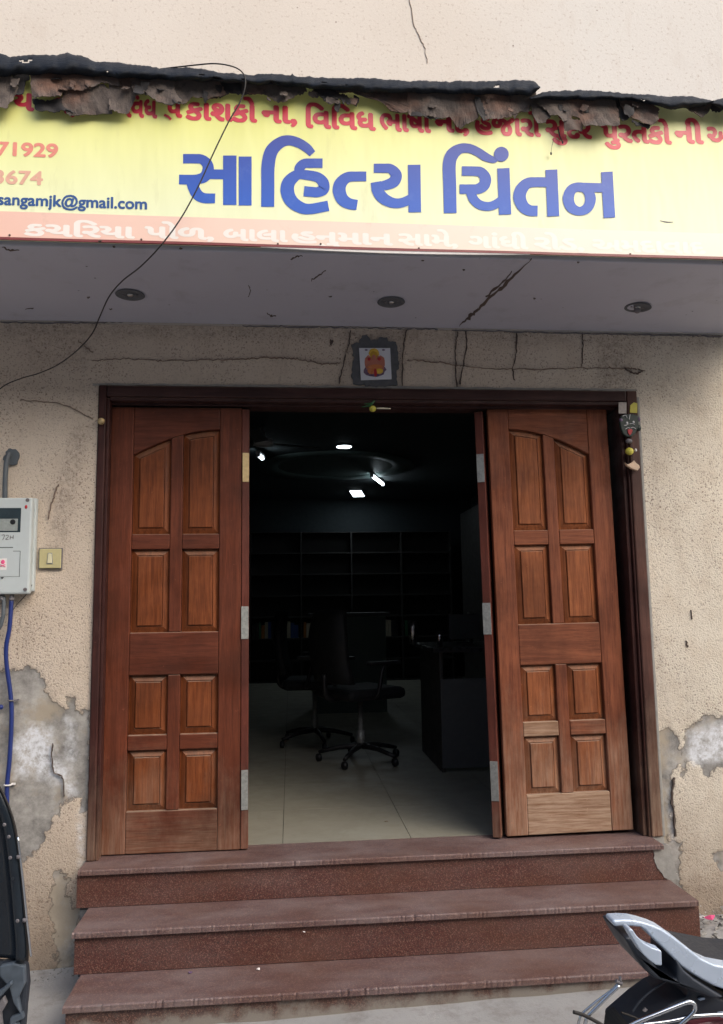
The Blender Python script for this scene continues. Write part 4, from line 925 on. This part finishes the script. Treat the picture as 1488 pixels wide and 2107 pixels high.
for a, b in ((21, 1765), (36, 1895), (9, 1697), (18, 1722)):
    q = aty(a, b, SCY - .012); scp(MB().lathe((q[0], q[1], q[2]), [(.003, -.002), (.0055, 0), (.0055, .006)], 12, 'y'), 'bolt', M['stone'])
def spoly(px, y0, y1, nm, mt_, bev=.004):
    scp(MB().prism(xz(px, SCY), y0, y1), nm, M[mt_], bev)
spoly([(-200, 1960), (0, 1985), (30, 1978), (52, 1990), (55, 2030), (50, 2075), (46, 2130), (44, 2240), (20, 2260), (-200, 2260)], SCY + .01, SCY + .045, 'lower_body', 'bodyblack', .01)
spoly([(2, 1985), (30, 1978), (53, 1985), (54, 2020), (40, 2050), (46, 2085), (30, 2060), (22, 2030), (2, 2005)], SCY - .012, SCY + .008, 'cowl', 'bluegrey', .004)
spoly([(-30, 2050), (-4, 2035), (12, 2025), (30, 2010), (32, 2016), (14, 2036), (-4, 2050), (-30, 2064)], SCY - .03, SCY - .013, 'strut', 'bluegrey', .003)
spoly([(-10, 2107), (-2, 2060), (12, 2045), (18, 2060), (6, 2080), (10, 2120), (0, 2200), (-20, 2200)], SCY - .02, SCY - .001, 'bracket', 'stone', .003)
spoly([(24, 2090), (48, 2080), (52, 2092), (34, 2100), (46, 2112), (30, 2125), (22, 2107)], SCY - .012, SCY + .006, 'cowl', 'bluegrey', .003)
gl = gz(-.2)
for cx in (-.22, -1.42):
    w_ = MB(); w_.lathe((cx, SCY + .08, gl + .22), [(.13, -.045), (.20, -.05), (.218, -.03), (.222, 0), (.218, .03), (.20, .05), (.13, .045)], 36, 'y'); scp(w_, 'wheel', M['rubber'])
scp(MB().prism([(-.30, -.02), (-.52, -.12), (-.95, -.12), (-1.05, .22), (-1.62, .30), (-1.70, .12), (-1.5, -.05), (-1.2, -.2), (-.5, -.24), (-.26, -.14)], SCY - .04, SCY + .20), 'body', M['gloss'], .03)
scp(MB().prism([(-1.62, .305), (-1.0, .26), (-.95, .32), (-1.2, .36), (-1.6, .38)], SCY - .02, SCY + .18), 'seat', M['seat'], .02)

# ------------------------------------------------------------------ motorcycle tail at lower right
BY = -1.90
bk = empty('motorcycle', (1.8, BY, gz(1.8)), 'motorcycle tail with silver grab rail and chrome guard, parked before the steps', 'motorcycle')
def bp_(mb, name, mat, bevel=0, seg=3): 
    o = mb.build(name, mat, None, bevel, seg); o.parent = bk; o.matrix_parent_inverse = Matrix.Translation((-1.8, -BY, -gz(1.8))); return o
def K(p): return [(1188 + a / 4.96, 1800 + b / 4.96) for a, b in p]
def bpoly(px, y0, y1, nm, mt_, bev=.004, pl=None, seg=3): return bp_(MB().prism(xz(K(px), pl if pl is not None else y0 + .65 * (y1 - y0)), y0, y1), nm, M[mt_], bev, seg)
bpoly([(300, 425), (330, 412), (420, 408), (520, 412), (620, 435), (730, 470), (800, 500), (860, 540), (960, 610), (1100, 722), (1200, 800), (1330, 860), (1488, 890), (1900, 900), (1900, 1200), (1488, 1130), (1330, 1080), (1200, 1010), (1100, 950), (1000, 880), (820, 700), (690, 580), (640, 520), (590, 486), (500, 478), (400, 476), (330, 482)], BY - .022, BY + .020, 'grab_rail', 'silver', .014, seg=5)
bpoly([(478, 530), (500, 515), (530, 530), (570, 590), (640, 660), (720, 705), (818, 738), (822, 888), (760, 880), (690, 830), (620, 760), (560, 670), (510, 590)], BY - .075, BY - .045, 'grab_rail_arm', 'silver', .008)
bpoly([(320, 482), (400, 478), (480, 500), (520, 600), (620, 760), (700, 860), (830, 895), (830, 700), (900, 800), (1000, 885), (1200, 1012), (1300, 1070), (1200, 1080), (1000, 1010), (860, 960), (720, 915), (620, 885), (520, 800), (440, 690), (370, 570)], BY - .030, BY + .10, 'rail_underside', 'bodyblack', .010)
bpoly([(960, 690), (1040, 712), (1200, 745), (1488, 800), (2300, 860), (2300, 1100), (1488, 1080), (1300, 960), (1100, 820)], BY + .035, BY + .17, 'seat', 'seat', .022, pl=BY + .08)
bpoly([(900, 930), (1100, 960), (1250, 1080), (1488, 1150), (2300, 1300), (2300, 1700), (1488, 1560), (1200, 1560), (440, 1560), (350, 1520), (362, 1460), (440, 1395), (600, 1255), (760, 1140), (930, 1060), (960, 1020)], BY + .0, BY + .13, 'tail_cowl', 'bodyblack', .02)
bpoly([(352, 1470), (450, 1420), (600, 1470), (640, 1600), (500, 1750), (330, 1700)], BY - .012, BY + .12, 'rear_fender', 'rubber', .012)
def btube(px, r, nm, mt_, y=BY - .05, dy=0, fl=None): return bp_(MB().tube([tuple(aty(a, b, y + dy * i)) for i, (a, b) in enumerate(K(px))], r, 10, 6, fl), nm, M[mt_])
btube([(430, 1130), (320, 1230), (200, 1350), (112, 1440), (85, 1500), (78, 1620)], .0038, 'guard_rod', 'chrome')
btube([(440, 1095), (330, 1195), (200, 1290), (60, 1410), (20, 1480), (0, 1600)], .0028, 'guard_rod', 'chrome', BY - .03)
btube([(450, 1405), (520, 1430), (600, 1462), (650, 1500)], .0022, 'seam', 'cable', BY - .004); btube([(960, 1020), (880, 1100), (760, 1180), (640, 1290), (560, 1400)], .0025, 'ridge', 'bodyblack', BY - .003)
for _px in ((1330, 1190), (700, 1560)): 
    _q = aty(*K([_px])[0], BY - .078 if _px[1] < 900 else BY - .004); bp_(MB().lathe(tuple(_q), [(.004, -.002), (.0062, 0), (.0062, .006)], 12, 'y'), 'bolt', M['steel'])
btube([(1010, 740), (1100, 800), (1250, 880), (1488, 930), (1900, 960)], .0012, 'stitching', 'stone', BY + .034)
btube([(395, 1085), (430, 1100), (455, 1110)], .004, 'rod_tip', 'stone', BY - .04); btube([(436, 1040), (440, 1100)], .003, 'rod_tip', 'stone', BY - .04)
btube([(-40, 1400), (60, 1430), (160, 1480), (300, 1560)], .0036, 'stalk', 'cable', BY - .06)
btube([(500, 1560), (640, 1490), (900, 1385), (1080, 1315), (1150, 1298), (1195, 1325), (1198, 1380), (1150, 1440), (1060, 1520), (980, 1620)], .0045, 'chrome_guard', 'chrome', BY - .06)
btube([(640, 1530), (900, 1500), (1060, 1470), (1200, 1440), (1600, 1420)], .004, 'chrome_guard', 'chrome', BY - .045)
bpoly([(1222, 1265), (1255, 1248), (1300, 1248), (1295, 1268), (1250, 1280)], BY - .006, BY - .001, 'badge', 'silver', .001)
bpoly([(660, 1385), (690, 1350), (715, 1375), (690, 1400)], BY - .004, BY + .0, 'badge', 'stone', .001)
bpoly([(1100, 1500), (1300, 1462), (1488, 1450), (2300, 1420), (2300, 1900), (1100, 1900)], BY - .03, BY - .002, 'side_cover', 'paint_red', .01)
bpoly([(1430, 1405), (1500, 1400), (1600, 1420), (1600, 1450), (1440, 1440)], BY - .045, BY - .031, 'trim', 'silver', .003)
gl = gz(1.9)
for cx in (1.80, 3.08):
    w_ = MB(); w_.lathe((cx, BY + .07, gl + .30), [(.235, -.035), (.275, -.045), (.298, -.025), (.302, 0), (.298, .025), (.275, .045), (.235, .035)], 40, 'y'); bp_(w_, 'wheel', 'x' and M['rubber'])
bp_(MB().prism([(2.05, .1), (2.4, .24), (2.75, .33), (2.95, .3), (2.9, .18), (2.6, -.2), (2.2, -.2)], BY - .03, BY + .17), 'fuel_tank', M['paint_red'], .04)
bp_(MB().tube([(2.86, BY + .07, .36), (3.0, BY + .07, .1), (3.08, BY + .07, gl + .30)], .022, 10, 2), 'fork', M['chrome'])
bp_(MB().tube([(2.70, BY - .28, .46), (2.84, BY - .1, .44), (2.86, BY + .07, .44), (2.84, BY + .24, .44), (2.70, BY + .42, .46)], .013, 10), 'handlebar', M['black'])

# ------------------------------------------------------------------ shop interior
def office_chair(loc, rz, label):
    r = empty('office_chair', loc, label, 'chair', 'office chairs inside the shop', rz)
    for k in range(5):
        a = 2 * math.pi * k / 5 + .3; c, s = math.cos(a), math.sin(a)
        MB().tube([(0, 0, .11), (c * .15, s * .15, .10), (c * .30, s * .30, .065)], [.022, .018, .013], 8, 2).build('leg', M['black'], r)
        MB().lathe((c * .30, s * .30 - .012, .028), [(.012, -.006), (.027, 0), (.027, .024), (.012, .03)], 14, 'y').build('caster', M['black'], r)
    MB().lathe((0, 0, .09), [(.03, 0), (.03, .12), (.018, .125), (.018, .34)], 14).build('gas_column', M['galv'], r)
    MB().box(-.24, .24, -.24, .24, .44, .52).build('seat', M['chairblack'], r, .035)
    rg = []
    for i in range(9):
        u = i / 8; z = .56 + .50 * u; wv = .235 * (1 - .25 * max(0, u - .6) ** 1.2 * 2.5); yb = -.23 - .05 * math.sin(u * 2.6)
        rg.append([(-wv, yb + .035, z), (-wv * .5, yb, z), (wv * .5, yb, z), (wv, yb + .035, z), (wv, yb - .008, z), (wv * .5, yb - .045, z), (-wv * .5, yb - .045, z), (-wv, yb - .008, z)])
    MB().loft(rg, True, True).build('backrest', M['chairblack'], r)
    MB().tube([(0, -.1, .45), (0, -.27, .46), (0, -.30, .62)], .02, 8).build('back_support', M['black'], r)
    for s in (-1, 1):
        MB().tube([(s * .24, -.05, .46), (s * .29, -.04, .50), (s * .29, 0, .66), (s * .28, .06, .69)], .014, 8).build('arm', M['black'], r)
        MB().box(s * .29 - .03, s * .29 + .03, -.12, .14, .685, .71).build('armrest', M['black'], r, .01)
    return r
ch1 = office_chair((1.38, 1.98, 0), R_(-62), 'black office chair nearer the doorway, its back turned to the left')
cp(ch1, (1.08, 2.75, 0), R_(-95), 'black office chair behind the nearer one, farther into the dark shop')
dk = empty('desk', (2.4, 2.0, 0), 'dark topped desk with grey front panel inside the shop on the right', 'desk')
def dkp(mb, nm, mt_, bev=.003): o = mb.build(nm, M[mt_], None, bev); o.parent = dk; o.matrix_parent_inverse = Matrix.Translation((-2.4, -2.0, 0))
dkp(MB().box(1.82, 3.3, 1.45, 2.35, .775, .805), 'desk_top', 'desk_top'); dkp(MB().box(1.87, 3.25, 1.50, 1.525, .03, .60), 'front_panel', 'desk_panel'); dkp(MB().box(1.87, 1.895, 1.526, 2.30, .0, .774), 'side_panel', 'shelf'); dkp(MB().box(3.225, 3.25, 1.526, 2.30, .0, .774), 'side_panel', 'shelf')
def tumbler(px, h, r, y, nm, lab, mt_='steel'):
    q = aty(px[0], px[1], y); tag(MB().lathe((q[0], q[1], .806), [(r * .8, 0), (r, h * .6), (r, h), (r * .9, h), (r * .7, h * .1)], 20).build(nm, M[mt_]), lab, 'bottle' if nm != 'steel_tumbler' else 'tumbler')
tumbler((850, 1310), .17, .030, 1.95, 'water_bottle', 'tall steel bottle at the left end of the desk'); tumbler((905, 1318), .10, .022, 1.62, 'steel_tumbler', 'small steel tumbler near the front edge of the desk'); tumbler((968, 1290), .22, .020, 2.2, 'water_bottle', 'thin bottle behind the screen on the desk')
pr = empty('desk_screen', (2.15, 2.0, .806), 'flat dark screen standing on the desk between two bottles', 'screen')
MB().box(-.11, .12, 0, .02, .03, .21).build('screen', M['desk_panel'], pr, .004); MB().box(-.05, .05, -.04, .06, 0, .012).build('foot', M['black'], pr); MB().box(-.01, .01, .005, .015, .012, .03).build('stem', M['black'], pr)
ct = empty('back_counter', (1.5, 4.7, 0), 'pale green counter standing across the back of the dark shop', 'counter')
for bx, nm, m_ in (((-.35, .38, -.2, -.18, 0, .98), 'front_panel', 'laminate'), ((-.42, .42, -.24, .3, .985, 1.02), 'counter_top', 'desk_panel'), ((-.35, -.33, -.179, .28, 0, .98), 'side_panel', 'shelf'), ((.36, .38, -.179, .28, 0, .98), 'side_panel', 'shelf')):
    MB().box(*bx).build(nm, M[m_], ct, .003)
def bookcase(loc, w, d, h, nsh, nv, label, rz=0, fillp=.75, seed=0):
    r = empty('bookcase', loc, label, 'bookcase', 'bookcases in the shop', rz); rd = random.Random(seed); out = []
    for i in range(nv + 1): MB().box(w * i / nv - .012, w * i / nv + .012, 0, d, 0, h).build('upright', M['laminate' if nv > 5 else 'shelf'], r)
    for j in range(nsh + 1):
        for i in range(nv): MB().box(w * i / nv + .0125, w * (i + 1) / nv - .0125, .002, d, h * j / nsh - .011 if j else 0, h * j / nsh + .011 if j < nsh else h).build('shelf', M['shelf'], r)
    MB().box(-.012, w + .012, d + .001, d + .012, 0, h).build('back_panel', M['shelf'], r)
    c, s = math.cos(rz), math.sin(rz)
    for j in range(2, nsh):
        for i in range(nv):
            if rd.random() > fillp: continue
            x = w * i / nv + .03
            while x < w * (i + 1) / nv - .08 and len(out) < 40:
                t = rd.uniform(.03, .06); hh = rd.uniform(.18, .25); z = h * j / nsh + .0115
                b = MB().box(0, t, 0, .15, 0, hh); q = (loc[0] + c * x - s * .02, loc[1] + s * x + c * .02, loc[2] + z)
                b.v = [(q[0] + c * vx - s * vy, q[1] + s * vx + c * vy, q[2] + vz) for vx, vy, vz in b.v]
                o = b.build('book', rd.choice(BOOKC)); tag(o, 'book standing on a shelf of the %s' % ('rear bookcase' if rz == 0 else 'right side bookcase'), 'book', 'books on the %s' % ('rear bookcase' if rz == 0 else 'right side bookcase')); out.append(o); x += t + .004
    return r
bookcase((.3, 7.9, 0), 3.0, .3, 2.2, 7, 4, 'dark bookcase along the far back wall of the shop', 0, .7, 3)
bookcase((3.72, 2.6, .0), 4.8, .35, 2.4, 7, 8, 'tall bookcase with pale uprights along the right wall of the shop', R_(90), .3, 4)
# ceiling fittings
def lampthing(nm, label, px, z, mk_): 
    q = atz(px[0], px[1], z); r = empty(nm, (q[0], q[1], z), label, 'lamp', 'lit lamps on the shop ceiling'); mk_(r); return r
def mk_round(r): MB().lathe((0, 0, -.012), [(.086, .012), (.086, .0), (.08, -.001)], 24).build('rim', M['white'], r); MB().lathe((0, 0, -.0152), [(.078, .001), (.06, -.003), (.01, -.004)], 24).build('diffuser', M['lamp'], r)
lampthing('ceiling_light', 'round lit ceiling light near the middle of the dark shop ceiling', (708, 917), 2.76, mk_round)
def mk_tube(L, rz): 
    def f(r):
        r.rotation_euler.z = rz; MB().box(-L / 2, L / 2, -.025, .025, -.03, 0).build('batten', M['white'], r, .004); MB().tube([(-L / 2 + .03, 0, -.05), (L / 2 - .03, 0, -.05)], .015, 12).build('tube', M['lamp'], r)
        for s in (-1, 1): MB().box(s * (L / 2 - .015) - .012, s * (L / 2 - .015) + .012, -.02, .02, -.066, -.031).build('end_cap', M['white'], r)
    return f
lampthing('tube_light', 'bright tube light right of the round ceiling light', (777, 981), 2.76, mk_tube(.75, R_(72)))
def mk_pan(r): r.rotation_euler.z = R_(-10); MB().box(-.09, .09, -.3, .3, -.02, 0).build('rim', M['white'], r); MB().box(-.08, .08, -.29, .29, -.024, -.0205).build('diffuser', M['lamp'], r)
lampthing('panel_light', 'small flat panel light below the bright tube light', (735, 1013), 2.76, mk_pan)
lampthing('tube_light', 'short bright lamp beside the ceiling fan at the left of the doorway', (536, 931), 2.72, mk_tube(.22, R_(78)))
q = atz(542, 912, 2.6); fn = empty('ceiling_fan', tuple(q), 'ceiling fan beside the left lamp just inside the doorway', 'fan')
MB().lathe((0, 0, 0), [(.03, -.03), (.09, -.02), (.09, .03), (.02, .05), (.012, .16)], 20).build('motor', M['white'], fn)
for k in range(3):
    a = k * 2.094 + .4; b = MB().box(.09, .55, -.06, .06, -.004, .004); b.v = [(x * math.cos(a) - y * math.sin(a), x * math.sin(a) + y * math.cos(a), z + y * .15) for x, y, z in b.v]; b.build('blade', M['desk_panel'], fn, .002)
cf = tag(MB().lathe(tuple(atz(690, 962, 2.745)), [(.95, .014), (.95, .004), (.70, .0), (.69, .012)], 40).build('ceiling_ring', M['laminate']), 'round raised ring moulding on the dark shop ceiling', 'moulding')

# ------------------------------------------------------------------ litter and rubble
def scrap(px, z, s, mat, label, cat, name):
    q = atz(px[0], px[1], z); r = random.Random(int(px[0])); n = 7
    v = [(q[0] + s * math.cos(6.283 * i / n) * r.uniform(.5, 1), q[1] + s * math.sin(6.283 * i / n) * r.uniform(.4, .9), z + .002 + r.uniform(0, s * .5)) for i in range(n)] + [(q[0], q[1], z + s * .6)]
    o = MB().add(v, [(i, (i + 1) % n, n) for i in range(n)]).build(name, M[mat]); m = o.modifiers.new('solid', 'SOLIDIFY'); m.thickness = .0008; tag(o, label, cat)
scrap((392, 2003), -.318, .011, 'purple', 'tiny dark foil scrap on the lowest tread at left', 'litter', 'foil_scrap')
scrap((532, 1996), -.318, .010, 'paper', 'tiny white paper scrap on the lowest tread', 'litter', 'paper_scrap')
scrap((626, 1919), -.2, .007, 'paper', 'white speck stuck on the middle riser', 'litter', 'paper_scrap')
scrap((833, 2062), gz(1.3), .014, 'pink', 'crumpled pink wrapper bit on the ground before the steps', 'litter', 'pink_wrapper')
scrap((795, 1692), 0, .012, 'leaf', 'small dark dead leaf on the pale floor inside the doorway', 'leaf', 'dry_leaf')
scrap((1462, 1893), gz(2.85) + .02, .035, 'pink', 'pink and white wrapper on the rubble by the right wall', 'litter', 'pink_wrapper')
scrap((1446, 1890), gz(2.8) + .02, .025, 'paper', 'white paper scrap beside the pink wrapper on the rubble', 'litter', 'paper_scrap')
rb = MB(); rd = random.Random(9)
for i in range(420):
    x = rd.uniform(2.63, 3.5); y = -abs(rd.gauss(0, .13)) - .01; s = rd.uniform(.004, .018); hgt = .05 * math.exp(-(y / .12) ** 2) * rd.random()
    q = (x, y, gz(x) + hgt); v = [(q[0] + rd.uniform(-s, s), q[1] + rd.uniform(-s, s), q[2] + rd.uniform(-s * .5, s)) for _ in range(5)]
    rb.add(v, [(0, 1, 2), (0, 2, 3), (0, 3, 4), (1, 2, 4), (2, 3, 4), (0, 1, 4)])
tag(rb.build('rubble', M['cement_light']), 'loose rubble and crumbs along the foot of the right wall', 'rubble', kind='stuff')
rb = MB()
for i in range(160):
    x = rd.uniform(-.6, .03); y = -abs(rd.gauss(0, .06)) - .005; s = rd.uniform(.002, .008)
    q = (x, y, gz(x)); v = [(q[0] + rd.uniform(-s, s), q[1] + rd.uniform(-s, s), q[2] + rd.uniform(0, s)) for _ in range(5)]
    rb.add(v, [(0, 1, 2), (0, 2, 3), (0, 3, 4), (1, 2, 4), (2, 3, 4), (0, 1, 4)])
tag(rb.build('plaster_crumbs', M['cement_light']), 'fallen plaster crumbs on the ground along the left wall', 'rubble', kind='stuff')

# ------------------------------------------------------------------ unseen building added across the street to block low sky light
ob = empty('added_opposite_building', (1, -9.2, -.5), 'plain two storey building added out of view across the street to block low light', 'building')
def obp(mb, nm, m_, bev=0): o = mb.build(nm, m_, None, bev); o.parent = ob; o.matrix_parent_inverse = Matrix.Translation((-1, 9.2, .5))
obp(MB().box(-16, 18, -13, -9, -.9, 5.6), 'wall', M['pale_wall']); obp(MB().box(-16.3, 18.3, -13.2, -8.7, 5.602, 5.75), 'roof', M['stone'])
for k in range(6):
    x = -13 + k * 5; obp(MB().box(x, x + 1.4, -8.995, -8.95, .6, 1.9), 'window', M['glass_dark']); obp(MB().box(x + .4, x + 1.8, -8.995, -8.95, 3.4, 4.8), 'window', M['glass_dark']); obp(MB().box(x + 2.2, x + 3.2, -8.995, -8.95, -.4, 1.9), 'door', M['shelf'])
